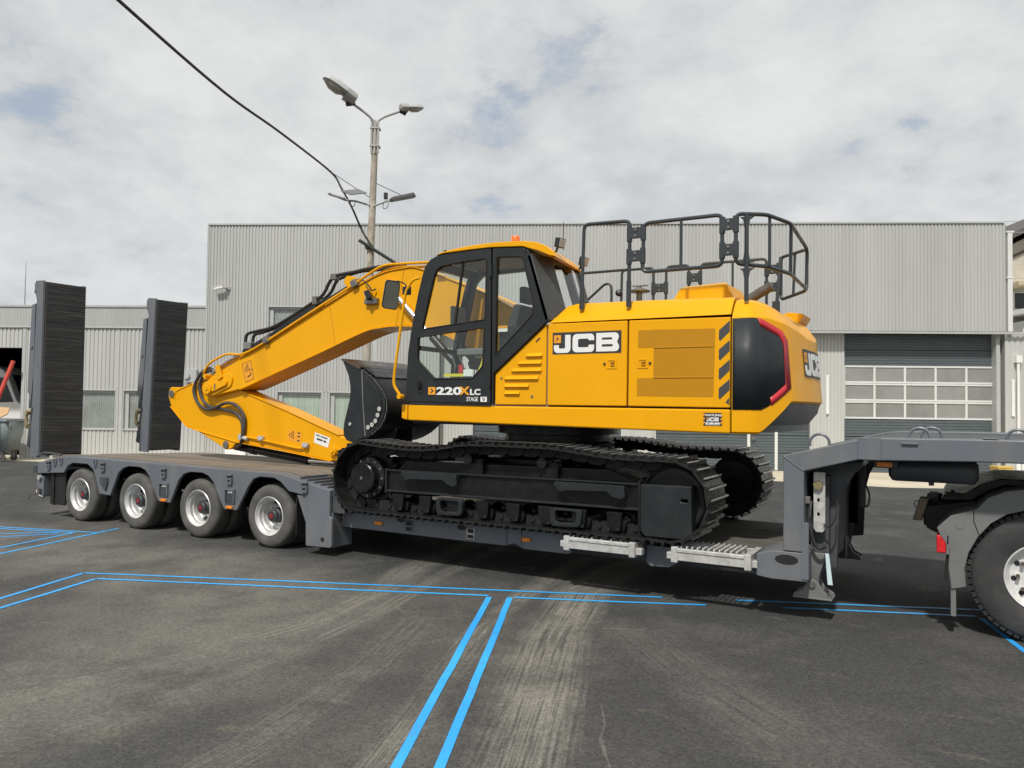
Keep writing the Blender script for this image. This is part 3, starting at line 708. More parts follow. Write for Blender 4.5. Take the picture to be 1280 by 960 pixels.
mb = MB(); mb.tube([(-.85, -.2, .0), (-.27, .0, 1.8), (.12, .12, 3.02)], .06, 4); mb.box(-1.0, -.7, -.35, -.05, 0, .06)
o = put('red_beam', mb.mesh('red_beam', False), 'barrier_red'); o.matrix_world = Matrix.Translation(bpt(-15.52, -.30)) @ Matrix.Rotation(BROT, 4, 'Z')
tag(o, 'red steel beam leaning in the dark doorway at the left edge', 'beam')
van = thing('white_van', 'white van standing inside the dark doorway at the left edge', 'van', bpt(-17.9, 1.6), BROT, local=True)
mb = MB(); mb.prism(fillet2([(-2.6, .35), (1.9, .35), (2.05, .95), (1.95, 1.5), (1.35, 1.75), (.95, 2.75), (.6, 2.95), (-2.6, 2.95)], .18), 0, 1.9); mb.build('body', 'van_white', van, bevel=.05, seg=3)
mb = MB(); mb.prism([(.2, 1.7), (1.25, 1.75), (.9, 2.55), (.2, 2.6)], -.012, -.002); mb.build('side_window', 'dark_glass', van)
mb = MB(); mb.prism([(1.42, 1.78), (1.44, 1.79), (1.07, 2.66), (1.05, 2.65)], .15, 1.75); mb.build('windscreen', 'dark_glass', van)
for x in (-1.7, 1.2):
    for y in (-.03, 1.7):
        mb = MB(); mb.lathe([(.02, 0), (.2, .02), (.32, 0), (.35, .05), (.35, .2), (.02, .22)], (x, y, .35), 24); mb.build('wheel', 'tyre_clean', van)
mb = MB(); mb.box(.6, 1.0, -.02, -.004, 1.35, 1.42); mb.build('door_handle', 'black_satin', van)
o = MB().box(-.2, .2, -.2, .2, 0, .30).build('yellow_crate', 'box_yellow', bevel=.01); o.location = bpt(13.75, -.5); o.rotation_euler = (0, 0, BROT); tag(o, 'small yellow crate by the hall wall under the gooseneck', 'crate')
def crate_detail(par):
    for k in (-.08, .08): MB().box(-.205, .205, -.215, -.2, .14 + k - .03, .14 + k + .03).build('slat', 'box_yellow', par, bevel=.003)
    MB().box(-.22, .22, -.22, .22, .28, .32).build('rim', 'box_yellow', par, bevel=.006)
crate_detail(o)
o = thing('white_canister_box', 'white box of canisters standing right of the yellow crate', 'box', bpt(14.35, -.5), BROT, local=True)
MB().box(-.28, .30, -.2, .2, 0, .20).build('tray', 'lamp_grey', o, bevel=.01)
for i, x in enumerate((-.18, -.02, .16)):
    mb = MB(); mb.cyl((x, -.05, .05), (x, -.05, .36), .07, n=14); mb.cyl((x, -.05, .36), (x, -.05, .40), .03, n=10); mb.build('canister', 'white', o)

# ================================================================== LOW-LOADER TRAILER
TW = 2.75                                   # overall width
tr = thing('lowbed_trailer', 'long grey low-loader trailer carrying the excavator, ramps raised at its rear', 'trailer', (1.2, TW / 2, 0))
prof = [(-5.12, .80), (-4.90, .87), (-4.43, .95), (-4.30, .963), (.20, .94), (.40, .90), (1.03, .785), (1.03, .48), (1.07, .46), (1.07, .13), (1.05, .11), (.66, .10), (.64, .70), (.36, .735),
        (.22, .84), (.10, .885), (-.14, .885), (-.26, .85), (-.35, .75), (-.55, .43), (-.79, .43), (-1.01, .77), (-1.10, .84), (-1.22, .875), (-1.46, .875), (-1.60, .84), (-1.70, .75), (-1.87, .43), (-2.12, .44),
        (-2.33, .77), (-2.42, .85), (-2.54, .885), (-2.80, .885), (-2.93, .85), (-3.03, .78), (-3.21, .44), (-3.47, .45), (-3.57, .70), (-3.64, .80), (-3.78, .87), (-4.15, .87), (-4.28, .82), (-4.38, .71), (-5.13, .66)]
SLOPE = .03                                # the yard falls away to the far side
def tilt(x, y, z): return (x, y, z - SLOPE * max(0, y - .1))
for y0, y1 in ((0, .045), (TW - .045, TW)):
    mb = MB(); mb.prism(prof, y0, y1)
    if y0 > 1: mb.mapped(lambda x, y, z: tilt(x, y, z) if z > .5 else (x, y, z))
    mb.build('side_skirt', 'trailer_grey', tr, bevel=.008)
# deck over the axles: planks lengthwise
npl = 9; pw_ = (TW - .36) / npl
for i in range(npl):
    y = .18 + i * pw_; dz = random.uniform(-.004, .004)
    mb = MB(); mb.prism([(-5.02, .90 + dz), (-5.02, .948 + dz), (-4.3, .978 + dz), (.20, .957 + dz), (.42, .917 + dz), (.42, .87 + dz)], y + .009, y + pw_ - .009); mb.mapped(tilt); mb.build('deck_plank', 'deck_wood', tr, bevel=.006)
for y0, y1 in ((.046, .18), (TW - .18, TW - .046)):
    mb = MB(); mb.prism([(-5.0, .87), (-4.43, .953), (-4.30, .966), (.20, .945), (.40, .905), (1.03, .79), (1.03, .72), (.2, .87), (-4.3, .89)], y0, y1); mb.mapped(tilt); mb.build('deck_edge', 'trailer_grey', tr, bevel=.004)
mb = MB(); mb.prism([(.43, .80), (.43, .91), (1.0, .79), (1.03, .60), (.95, .60)], .19, TW - .19); mb.mapped(lambda x, y, z: tilt(x, y, z - .01)); mb.build('drop_plate', 'trailer_dark', tr, bevel=.006)
for k in range(5):
    x = .48 + k * .11; z = .905 - (x - .43) * .2
    mb = MB(); mb.box(x, x + .03, .05, .52, z - .02, z + .022); mb.build('grip_bar', 'trailer_grey', tr, bevel=.004)
for y in (.86, TW - 1.10):
    mb = MB(); mb.prism([(-4.9, .50), (-4.9, .80), (.9, .74), (.9, .45), (.2, .45), (-.2, .58), (-4.2, .58)], y, y + .24); mb.build('chassis_beam', 'void_black', tr)
mb = MB(); mb.box(-4.95, .55, .18, TW - .18, .79, .80); mb.build('deck_underside', 'void_black', tr, smooth=False)
# front face of the rear section (drops to the low bed)
mb = MB(); mb.box(.90, 1.02, .05, TW - .05, .30, .74); mb.build('bulkhead', 'trailer_dark', tr, bevel=.01)
mb = MB(); mb.box(.70, 1.04, .05, .40, .10, .52); mb.build('corner_box', 'trailer_grey', tr, bevel=.01)
mb = MB(); mb.cyl((.93, -.004, .20), (.93, .03, .20), .028, n=16); mb.build('corner_hole', 'void_black', tr)
mb = MB(); mb.prism([(.48, .70), (.66, .70), (.66, .32)], .02, .06); mb.build('gusset', 'trailer_grey', tr, bevel=.004)
mb = MB(); mb.box(.43, .445, .06, .62, .20, .68); mb.build('mudflap', 'void_black', tr)
mb = MB(); mb.prism([(1.03, .52), (1.03, .78), (1.22, .55), (1.22, .52)], .05, .09); mb.build('gusset', 'trailer_dark', tr, bevel=.004)

# wheels: dual tyres on deep dished rims
def trailer_wheel_meshes():
    tp = [(.232, .03), (.243, .012), (.262, .004), (.30, .0), (.34, .002), (.368, .012), (.384, .030), (.391, .05), (.394, .062), (.394, .088), (.384, .090), (.384, .098), (.395, .10), (.395, .128), (.384, .130), (.384, .138), (.395, .14), (.394, .18), (.389, .205), (.37, .228), (.30, .24), (.245, .228), (.232, .21)]
    a = MB(); a.lathe(tp, n=56, closed=True)
    rp = [(.247, .010), (.240, .002), (.233, .006), (.226, .022), (.210, .034), (.204, .040), (.200, .078), (.186, .090), (.183, .142), (.170, .165), (.160, .172), (.118, .176), (.10, .172), (.02, .172)]
    b = MB(); b.lathe(rp, n=48)
    for k in range(10):
        q = 2 * math.pi * k / 10; b.cyl((.136 * math.cos(q), .150, .136 * math.sin(q)), (.136 * math.cos(q), .178, .136 * math.sin(q)), .013, n=6)
    c = MB(); c.lathe([(.098, .172), (.098, .12), (.088, .105), (.078, .100), (.076, .060), (.066, .048), (.045, .046)], n=28)
    d = MB(); d.lathe([(.038, .0455), (.036, .040), (.025, .037), (.001, .037)], n=20)
    e = MB()
    for k in range(4):
        q = R(20) + math.pi / 2 * k
        e.cyl((.163 * math.cos(q) * .93, .158, .163 * math.sin(q) * .93), (.163 * math.cos(q) * .93, .174, .163 * math.sin(q) * .93), .021, n=10)
    return a.mesh('tyre'), b.mesh('rim'), c.mesh('hub'), d.mesh('hub_badge'), e.mesh('hand_hole')
TM = trailer_wheel_meshes()
for me, mt in zip(TM, ('tyre', 'rim_silver', 'trailer_dark', 'hub_red', 'void_black')): me.materials.append(M[mt])
def wheel_at(parent, x, y, z, meshes, far=False, rot=0., inner_gap=.275):
    root = bpy.data.objects.new('wheel', None); COL.objects.link(root); root.parent = parent; root.empty_display_size = .2
    root.location = Vector((x, y, z)) + Vector(OFF[parent.name]); root.rotation_euler = (0, rot, R(180) if far else 0)
    if far: root.rotation_euler = (0, 0, R(180))
    OFF[root.name] = (0, 0, 0)
    for me, nm in zip(meshes, ('tyre', 'rim', 'hub', 'hub_badge', 'hand_hole')):
        o = bpy.data.objects.new(nm, me); COL.objects.link(o); o.parent = root
    o = bpy.data.objects.new('tyre', meshes[0]); COL.objects.link(o); o.parent = root; o.location = (0, inner_gap, 0)
    return root
for i, ax in enumerate((0, -1.33, -2.66, -3.99)):
    wheel_at(tr, ax, .022, .395, TM, False, R(37 * i)); wheel_at(tr, ax, TW - .022, .395, TM, True)
    mb = MB(); mb.cyl((ax, .25, .395), (ax, TW - .25, .395), .07, n=14); mb.box(ax - .09, ax + .09, .9, 1.1, .40, .60); mb.box(ax - .09, ax + .09, TW - 1.1, TW - .9, .40, .60); mb.build('axle', 'void_black', tr)
# lashing brackets and rings on the skirt
def lash(x, z, y=-.002):
    mb = MB(); w, h = .085, .125
    mb.box(x - w / 2, x + w / 2, y - .014, y, z - h / 2, z + h / 2); p = mb.build('lashing_plate', 'trailer_dark', tr, bevel=.006)
    mb = MB()
    for dz in (-.062, -.005, .047): mb.box(x - w / 2 - .004, x + w / 2 + .004, y - .032, y - .004, z + dz, z + dz + .02)
    mb.box(x + w / 2 - .014, x + w / 2 + .004, y - .030, y - .004, z - .042, z - .005); mb.box(x - w / 2 - .004, x - w / 2 + .010, y - .030, y - .004, z + .015, z + .047)
    mb.build('bracket_bar', 'trailer_grey', p, bevel=.003)
for x, z in ((-4.76, .805), (-3.38, .845), (-2.0, .83), (-.68, .82), (.64, .80)): lash(x, z)
def uring(x, z):
    mb = MB(); mb.tube(smooth_path([(x - .03, -.012, z + .05), (x - .03, -.02, z - .02), (x, -.026, z - .045), (x + .03, -.02, z - .02), (x + .03, -.012, z + .05)], 5), .009, 8); mb.build('lashing_ring', 'trailer_grey', tr)
for x, z in ((-4.60, .86), (-4.44, .885), (-3.57, .895)): uring(x, z)
for x in (-1.99, -.67):
    mb = MB(); mb.box(x - .09, x - .075, -.03, -.002, .52, .68); mb.box(x + .075, x + .09, -.03, -.002, .52, .68); mb.box(x - .09, x + .09, -.032, -.002, .68, .695); mb.build('pocket_frame', 'trailer_grey', tr, bevel=.003)
    mb = MB(); mb.box(x - .075, x + .075, -.006, -.002, .50, .68); mb.build('pocket_back', 'trailer_dark', tr, smooth=False)
    for k in (-.03, 0, .03):
        mb = MB(); mb.prism([(x + k - .010, .645), (x + k + .010, .645), (x + k + .016, .675), (x + k - .004, .675)], -.012, -.007); mb.build('stencil_mark', 'white', tr, smooth=False)
    mb = MB(); mb.box(x - .055, x + .055, -.03, -.002, .445, .478); mb.build('marker_lamp', 'amber', tr, bevel=.006)
mb = MB(); mb.box(-3.44, -3.25, -.02, -.002, .62, .70); mb.prism([(-3.44, .62), (-3.25, .62), (-3.30, .50)], -.02, -.002); mb.build('skirt_rib', 'trailer_dark', tr, bevel=.004)
# rear end
mb = MB(); mb.box(-5.16, -5.08, .05, TW - .05, .34, .84); mb.build('rear_crossbeam', 'trailer_grey', tr, bevel=.01)
mb = MB(); mb.box(-5.12, -4.95, .02, .20, .30, .62); mb.build('rear_lamp_box', 'trailer_grey', tr, bevel=.015)
mb = MB(); mb.cyl((-5.02, -.02, .60), (-5.02, .02, .60), .04, n=14); mb.build('rear_lamp', 'lamp_grey', tr)
mb = MB(); mb.box(-4.80, -4.785, .04, .70, .19, .72); mb.mapped(lambda x, y, z: (x + .35 * max(0, .3 - y), y, z)); mb.build('mudflap', 'void_black', tr)
mb = MB(); mb.box(-4.82, -4.42, .06, .08, .20, .70); mb.build('mudflap', 'void_black', tr)
mb = MB(); mb.tube([(-4.98, -.02, .38), (-5.12, -.05, .34), (-5.22, -.05, .27)], .012, 6); mb.tube([(-4.9, 0, .30), (-5.0, -.02, .33), (-5.05, -.02, .40)], .016, 6); mb.cyl((-5.0, -.02, .30), (-5.0, -.02, .44), .025, n=8); mb.build('rear_catch', 'steel', tr)
mb = MB(); mb.cyl((-5.20, .10, .74), (-5.06, .10, .74), .05, n=12); mb.box(-5.19, -5.08, -.01, .06, .68, .79); mb.build('ramp_hinge', 'trailer_dark', tr, bevel=.006)
mb = MB(); mb.tube(smooth_path([(-5.1, .0, .93), (-4.95, .02, .985), (-4.8, .05, .985), (-4.62, .1, .97)]), .018, 8); mb.box(-5.05, -4.85, -.005, .05, .93, .96); mb.build('ramp_chain', 'trailer_dark', tr)

def ramp(y0, y1, top, lean, split=None):
    root = bpy.data.objects.new('loading_ramp', None); COL.objects.link(root); root.parent = tr; root.location = Vector((-5.08, y0, .93)) + Vector(OFF[tr.name]); OFF[root.name] = (0, 0, 0)
    root.rotation_euler = (0, lean, 0); H = top - .93; wd = y1 - y0
    for a in (0, wd - .04):
        mb = MB(); mb.prism([(-.24, -.02), (.0, -.02), (.0, H), (-.20, H + .01), (-.24, H - .04), (-.24, H - .14), (-.17, H - .30)], a, a + .04); mb.build('ramp_side', 'trailer_grey', root, bevel=.006)
    mb = MB(); mb.prism([(-.24, H - .35), (-.34, H - .37), (-.37, H * .62), (-.40, H * .36), (-.36, H * .36), (-.30, H * .28), (-.24, H * .50)], .02, .07); mb.build('ramp_stiffener', 'trailer_grey', root, bevel=.006)
    mb = MB(); mb.prism([(-.24, H - .35), (-.34, H - .37), (-.40, H * .36), (-.28, H * .28)], wd - .07, wd - .02); mb.build('ramp_stiffener', 'trailer_grey', root, bevel=.006)
    mb = MB(); mb.box(-.37, -.25, .03, wd - .03, H * .27, H * .33); mb.build('ramp_foot', 'trailer_dark', root, bevel=.01)
    mb = MB(); mb.cyl((-.21, -.008, H - .17), (-.21, .0, H - .17), .025, n=10); mb.build('bolt', 'steel', root)
    mb = MB(); mb.cyl((-.30, .005, H * .62), (-.30, .02, H * .62), .03, n=10); mb.build('bolt', 'steel', root)
    secs = [(.02, H - .015)] if split is None else [(.02, H * split - .006), (H * split + .006, H - .015)]
    for a, b in secs:
        mb = MB(); mb.box(-.05, .012, .045, wd - .005, a, b); p = mb.build('ramp_tread', 'ramp_tread', root, bevel=.008)
        ln = MB(); z = a + .04
        while z < b - .04:
            ln.box(.008, .014 + random.uniform(0, .004), .055, wd - .015, z, z + random.uniform(.006, .016)); z += random.uniform(.028, .075)
        q = ln.build('tread_bars', 'ramp_line', p); tag(q, kind='stuff')
    mb = MB(); mb.box(-.2, -.06, .045, wd - .045, .0, H - .02); mb.build('ramp_back', 'trailer_dark', root, smooth=False)
    mb = MB(); mb.tube(smooth_path([(-.26, .02, .70), (-.34, .0, .70), (-.36, .0, .58), (-.34, .0, .46), (-.27, .02, .45)]), .025, 8); mb.cyl((-.32, -.03, .68), (-.32, .06, .68), .035, n=10); mb.cyl((-.32, -.03, .48), (-.32, .06, .48), .035, n=10); mb.build('ramp_latch', 'brass', root)
    mb = MB(); mb.prism([(-.24, .75), (-.18, .78), (-.26, .12), (-.34, .15)], .0, .025); mb.build('ramp_strut', 'trailer_dark', root, bevel=.004)
ramp(.0, .70, 3.71, 0.0); ramp(1.90, 2.58, 3.66, R(2.6), .46)

# low bed
BB = .19                                    # the bed's side beam stands back under the tracks
def bed_beam(y0, y1, out):
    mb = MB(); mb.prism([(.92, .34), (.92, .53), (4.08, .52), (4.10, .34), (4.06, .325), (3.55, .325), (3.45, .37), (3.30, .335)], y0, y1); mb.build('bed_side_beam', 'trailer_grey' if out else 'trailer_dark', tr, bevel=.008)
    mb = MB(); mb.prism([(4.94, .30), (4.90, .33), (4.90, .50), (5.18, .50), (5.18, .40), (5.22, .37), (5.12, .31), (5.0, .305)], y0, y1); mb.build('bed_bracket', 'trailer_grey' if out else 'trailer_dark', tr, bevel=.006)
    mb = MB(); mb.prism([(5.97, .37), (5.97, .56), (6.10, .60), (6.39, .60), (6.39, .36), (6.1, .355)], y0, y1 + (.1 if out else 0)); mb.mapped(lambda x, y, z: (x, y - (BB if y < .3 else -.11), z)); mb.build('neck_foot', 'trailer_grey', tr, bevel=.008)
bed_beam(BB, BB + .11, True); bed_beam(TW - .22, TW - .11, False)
for y in (.62, TW - .80):
    mb = MB(); mb.box(1.0, 6.45, y, y + .18, .25, .47); mb.build('bed_main_beam', 'trailer_dark', tr, bevel=.01)
for k in range(10):
    x = 1.25 + k * .52; mb = MB(); mb.box(x, x + .10, .31, TW - .24, .36, .46); mb.build('crossmember', 'trailer_dark', tr)
nb = 8; bw = (TW - .9) / nb
for i in range(nb):
    y = .45 + i * bw; mb = MB(); mb.box(1.04, 6.22, y + .006, y + bw - .006, .485, .525 + random.uniform(-.003, .003)); mb.build('bed_plank', 'bed_wood', tr, bevel=.005)
for y0, y1 in ((.305, .45), (TW - .45, TW - .235)):
    mb = MB(); mb.box(1.06, 4.08, y0, y1, .47, .53); mb.build('bed_edge_deck', 'trailer_dark', tr, bevel=.006)
# galvanised outriggers with serrated tread
def outrigger(x0, x1, y0=-.02, y1=.42):
    mb = MB(); mb.box(x0 + .05, x1 - .05, y0, y0 + .035, .425, .535); mb.box(x0 + .05, x1 - .05, y1 - .03, y1, .43, .53)
    mb.box(x0, x0 + .06, y0 - .008, y1, .405, .545); mb.box(x1 - .06, x1, y0 - .008, y1, .405, .545)
    mb.box(x0 - .05, x0, y0 + .02, y0 + .10, .43, .49); mb.box(x1, x1 + .06, y0 + .02, y0 + .10, .43, .49)
    root = mb.build('outrigger', 'galvanised', tr, bevel=.006)
    mb = MB(); mb.box(x0 + .06, x1 - .06, y0 - .010, y0 - .001, .505, .53); mb.build('edge_lip', 'galvanised', root, bevel=.002)
    n = int((x1 - x0 - .14) / .05)
    for i in range(n):
        x = x0 + .075 + i * .05
        mb = MB(); mb.prism([(y0 + .04 + j * .05 + d, .538 + h) for j in range(8) for d, h in ((0, 0), (.02, .014), (.035, .014))] + [(y1 - .03, .515), (y0 + .04, .515)], x, x + .012, 'x'); mb.build('grating_bar', 'galvanised', root, smooth=False)
outrigger(4.12, 4.86); outrigger(5.21, 5.93)
for x, z in ((1.12, .455), (2.15, .435), (2.98, .425)):
    mb = MB(); x -= .08; mb.tube([(x - .045, -.006, z - .055), (x + .045, -.006, z - .055), (x + .045, -.006, z + .055), (x - .045, -.006, z + .055)], .011, 4, True); mb.box(x - .045, x + .045, -.012, -.002, z - .012, z + .006); mb.mapped(lambda a, b, c: (a, b + BB, c)); fr_ = mb.build('lashing_frame', 'galvanised' if x > 2.5 else 'trailer_grey', tr)
    mb = MB(); mb.box(x - .04, x + .04, BB - .004, BB - .001, z - .05, z + .05); mb.build('lashing_recess', 'void_black', tr, smooth=False)
for x, z in ((2.03, .495), (2.86, .48)):
    mb = MB(); mb.lathe([(.001, 0), (.055, 0), (.055, .004)], (x - .08, BB - .005, z), 20); mb.mapped(lambda a, b, c, z=z: (a, b, z + (c - z) * .5)); mb.build('oval_slot', 'void_black', tr, smooth=False)
mb = MB(); mb.lathe([(.001, 0), (.095, 0), (.095, .004)], (6.22, -.006, .535), 24); mb.mapped(lambda a, b, c: (a, b, .535 + (c - .535) * .42)); mb.build('oval_slot', 'void_black', tr, smooth=False)
for x, z, w in ((1.70, .43, .055), (3.66, .425, .05)):
    mb = MB(); mb.box(x - w - .07, x + w - .07, BB - .022, BB - .002, z - .02, z + .02); mb.build('marker_lamp', 'amber', tr, bevel=.006)
for x in (3.34, 3.52, 4.02):
    mb = MB(); mb.box(x - .01, x + .01, BB - .012, BB - .001, .34, .51); mb.build('stiffener_rib', 'trailer_grey', tr, bevel=.003)

# gooseneck
neck = [(6.19, .605), (6.19, 1.42), (6.80, 1.578), (6.93, 1.59), (7.6, 1.60), (9.6, 1.60), (9.6, 1.43), (7.6, 1.425), (6.93, 1.405), (6.80, 1.41), (6.36, 1.29), (6.36, .605)]
for y0, y1 in ((0, .13), (TW - .13, TW)):
    mb = MB(); mb.prism(neck, y0, y1); mb.build('gooseneck_beam', 'trailer_grey', tr, bevel=.012, seg=3)
mb = MB(); mb.box(6.78, 6.95, -.012, -.001, 1.41, 1.592); mb.build('joint_plate', 'trailer_grey', tr, bevel=.004)
mb = MB(); mb.box(6.345, 6.40, -.008, -.001, .38, .86); mb.build('post_plate', 'trailer_grey', tr, bevel=.004)
mb = MB(); mb.tube([(6.195, -.001, 1.41), (6.355, -.001, 1.295)], .006, 6); mb.build('weld_seam', 'trailer_grey', tr)
sheet = [(6.44, .36), (6.44, .9), (6.47, 1.08), (6.54, 1.22), (6.66, 1.33), (6.84, 1.39), (7.05, 1.40), (7.05, 1.46), (6.4, 1.30), (6.36, .9), (6.36, .36)]
mb = MB(); mb.prism(sheet, .35, TW - .35); mb.build('neck_sheet', 'trailer_dark', tr, bevel=.004)
for y in (.30, TW - .36):
    mb = MB(); mb.prism([(6.40, .42), (6.58, .45), (6.60, .95), (6.64, 1.12), (6.72, 1.27), (6.84, 1.37), (7.00, 1.41), (6.4, 1.32)], y, y + .06); mb.build('neck_web', 'trailer_dark', tr, bevel=.006)
mb = MB(); mb.box(6.85, 9.6, .13, TW - .13, 1.46, 1.57); mb.build('neck_deck', 'trailer_dark', tr, bevel=.006)
mb = MB(); mb.prism([(6.2, 1.0), (6.2, 1.40), (6.8, 1.55), (6.8, 1.45), (6.36, 1.27), (6.36, 1.0)], .13, TW - .13); mb.build('neck_front_plate', 'trailer_dark', tr, bevel=.006)
mb = MB(); mb.lathe([(.001, 0), (.06, .005), (.095, .03), (.10, .06), (.10, .60), (.095, .63), (.06, .655), (.001, .66)], (6.98, .34, 1.325), 26, 'x'); mb.cyl((7.30, .34, 1.20), (7.30, .34, 1.24), .02, n=8); mb.build('air_tank', 'trailer_dark', tr)
mb = MB(); mb.box(6.88, 7.06, .20, .24, 1.335, 1.395); lm_ = mb.build('marker_lamp_body', 'trailer_dark', tr, bevel=.006)
mb = MB(); mb.box(6.905, 7.02, .19, .20, 1.345, 1.385); mb.build('marker_lamp', 'amber', lm_, bevel=.003)
def ring(x, y, z, r, a=0.):
    mb = MB(); mb.tube([(x + r * math.cos(R(q)), y, z + r * math.sin(R(q))) for q in range(-20, 201, 10)], .012, 8); mb.mapped(lambda p, q, s: (x + (p - x) * math.cos(a), q + (p - x) * math.sin(a), s)); mb.build('lifting_ring', 'trailer_grey', tr)
ring(6.44, .30, 1.52, .08); ring(7.22, .20, 1.60, .075); ring(7.30, .45, 1.60, .075); ring(7.90, .30, 1.60, .075)
mb = MB(); mb.box(7.10, 7.22, -.02, .06, 1.545, 1.56); mb.box(7.66, 7.76, .0, .1, 1.602, 1.612); mb.build('step_plate', 'trailer_grey', tr, bevel=.003)
# landing legs
def leg(y):
    mb = MB(); mb.box(6.40, 6.53, y, y + .12, .55, 1.25); root = mb.build('landing_leg', 'trailer_dark', tr, bevel=.01)
    mb = MB(); mb.loft([[(6.33, y - .02, .58), (6.50, y - .02, .58), (6.50, y + .14, .58), (6.33, y + .14, .58)], [(6.31, y - .02, .48), (6.48, y - .02, .48), (6.48, y + .14, .48), (6.31, y + .14, .48)], [(6.34, y, .38), (6.45, y, .38), (6.45, y + .12, .38), (6.34, y + .12, .38)], [(6.36, y + .02, .27), (6.44, y + .02, .27), (6.44, y + .10, .27), (6.36, y + .10, .27)]]); mb.build('leg_tube', 'grey_plastic', root, bevel=.006)
    mb = MB()
    for d in (-.035, .125): mb.prism([(6.24, .20), (6.56, .20), (6.55, .225), (6.48, .262), (6.445, .33), (6.40, .36), (6.355, .33), (6.32, .262), (6.25, .225)], y + d, y + d + .03)
    mb.box(6.24, 6.56, y - .05, y + .17, .185, .203); mb.build('leg_foot', 'grey_plastic', root, bevel=.006)
    mb = MB(); mb.cyl((6.40, y - .055, .31), (6.40, y + .18, .31), .025, n=14); mb.build('foot_pin', 'steel', root)
leg(.22); leg(TW - .36)
mb = MB(); plate([(6.415, .80), (6.435, .77), (6.49, .77), (6.51, .80), (6.51, 1.28), (6.415, 1.28)], [[(6.455 + .012 * math.cos(R(a)), zc + .018 * math.sin(R(a))) for a in range(0, 360, 45)] for zc in (.92, 1.04)], .135, .155, 'y', mb); mb.build('lock_bar', 'galvanised', tr, bevel=.003)
mb = MB(); mb.cyl((6.455, .10, 1.17), (6.455, .135, 1.17), .04, n=6); mb.build('lock_bolt', 'brass', tr)
mb = MB(); mb.tube(smooth_path([(6.375, .12, 1.04), (6.378, .11, .88), (6.42, .10, .70), (6.47, .10, .64), (6.52, .10, .66)]), .014, 8); mb.tube(smooth_path([(6.50, .12, .84), (6.55, .10, .83), (6.60, .10, .92), (6.61, .12, 1.05)]), .008, 8); mb.build('air_hose', 'cable', tr)
mb = MB(); mb.box(6.355, 6.395, .08, .12, 1.01, 1.07); mb.build('hose_bracket', 'steel', tr, bevel=.004)
mb = MB(); mb.prism([(6.515, .60), (6.545, .60), (6.575, .34), (6.535, .34)], .095, .105); mb.build('tie_strap', 'strap_white', tr, bevel=.002)
mb = MB(); mb.box(6.76, 6.80, .36, .40, .98, 1.38); mb.tube(smooth_path([(6.78, .37, 1.22), (6.83, .36, 1.10), (6.82, .36, 1.0), (6.78, .37, .99)]), .008, 6); mb.cyl((6.78, .34, 1.25), (6.78, .36, 1.25), .022, n=8); mb.build('hanging_strap', 'void_black', tr)

# ================================================================== TRACTOR UNIT (rear end in view)
ty = .37
tu = thing('tractor_unit', 'rear end of a grey tractor unit with big drive wheel at the right edge', 'truck', (8.0, 1.375, 0))
def tractor_wheel_meshes():
    Rr = .515; tp = [(.253, .04), (.264, .015), (.30, .004), (.38, .0), (.43, .004), (.465, .015), (.478, .020), (.490, .035), (.498, .06), (.500, .07), (.500, .25), (.498, .26), (.488, .285), (.46, .305), (.38, .32), (.30, .305), (.253, .28)]
    a = MB(); a.lathe(tp, n=64, closed=True)
    nb_ = 60
    for k in range(nb_):                                            # tread blocks, three rows
        for y0, y1, ph in ((.028, .10, 0), (.115, .205, .5), (.22, .292, 0)):
            q0 = 2 * math.pi * (k + ph) / nb_; q1 = q0 + 2 * math.pi / nb_ * .74
            lo_ = .482 if y0 < .05 else .495
            vs = []
            for rr_, in ((lo_,), (Rr,)):
                for q in (q0, q1):
                    for y in (y0, y1): vs.append((rr_ * math.cos(q), y + (.012 if rr_ > .5 and y == y0 and y0 < .05 else 0), rr_ * math.sin(q)))
            a.add(vs, [(0, 1, 3, 2), (4, 6, 7, 5), (0, 4, 5, 1), (2, 3, 7, 6), (0, 2, 6, 4), (1, 5, 7, 3)])
    b = MB(); b.lathe([(.268, .018), (.262, .006), (.254, .010), (.248, .030), (.240, .045), (.233, .052), (.230, .062), (.224, .072), (.214, .078), (.16, .082), (.115, .078), (.105, .06)], n=56)
    for k in range(10):
        q = 2 * math.pi * (k + .3) / 10; c_, s_ = .1675 * math.cos(q), .1675 * math.sin(q)
        b.cyl((c_, .060, s_), (c_, .082, s_), .019, n=10)
    c = MB(); c.lathe([(.105, .085), (.105, .02), (.09, .0), (.07, -.012), (.001, -.014)], n=32)
    d = MB()
    for k in range(10):
        q = 2 * math.pi * (k + .3) / 10; c_, s_ = .1675 * math.cos(q), .1675 * math.sin(q); d.cyl((c_, .030, s_), (c_, .062, s_), .015, n=6)
    e = MB(); e.cyl((.196, .0745, 0), (.196, .079, 0), .020, n=14)
    return [x.mesh(n_) for x, n_ in ((a, 'tyre'), (b, 'rim'), (c, 'hub'), (d, 'wheel_nut'), (e, 'hand_hole'))]
DM = tractor_wheel_meshes()
for me, mt in zip(DM, ('tyre_clean', 'rim_white', 'rim_white', 'nut', 'void_black')): me.materials.append(M[mt])
def drive_wheel(x, y, far):
    w = wheel_at(tu, x, y, .513, DM, far, R(11), .34)
    for o in w.children:
        if o.name.startswith('hub_badge'): o.name = 'wheel_nut'
        if o.name.startswith('hand_hole'): hh = o
    hh.rotation_euler = (0, R(18), 0)
    for k in range(1, 10):
        o = bpy.data.objects.new('hand_hole', hh.data); COL.objects.link(o); o.parent = w; o.rotation_euler = (0, R(18 + 36 * k), 0)
    w.scale = (1.01, 1, 1.01); w.location.z = .518
drive_wheel(8.07, ty, False); drive_wheel(8.07, 2.38, True)
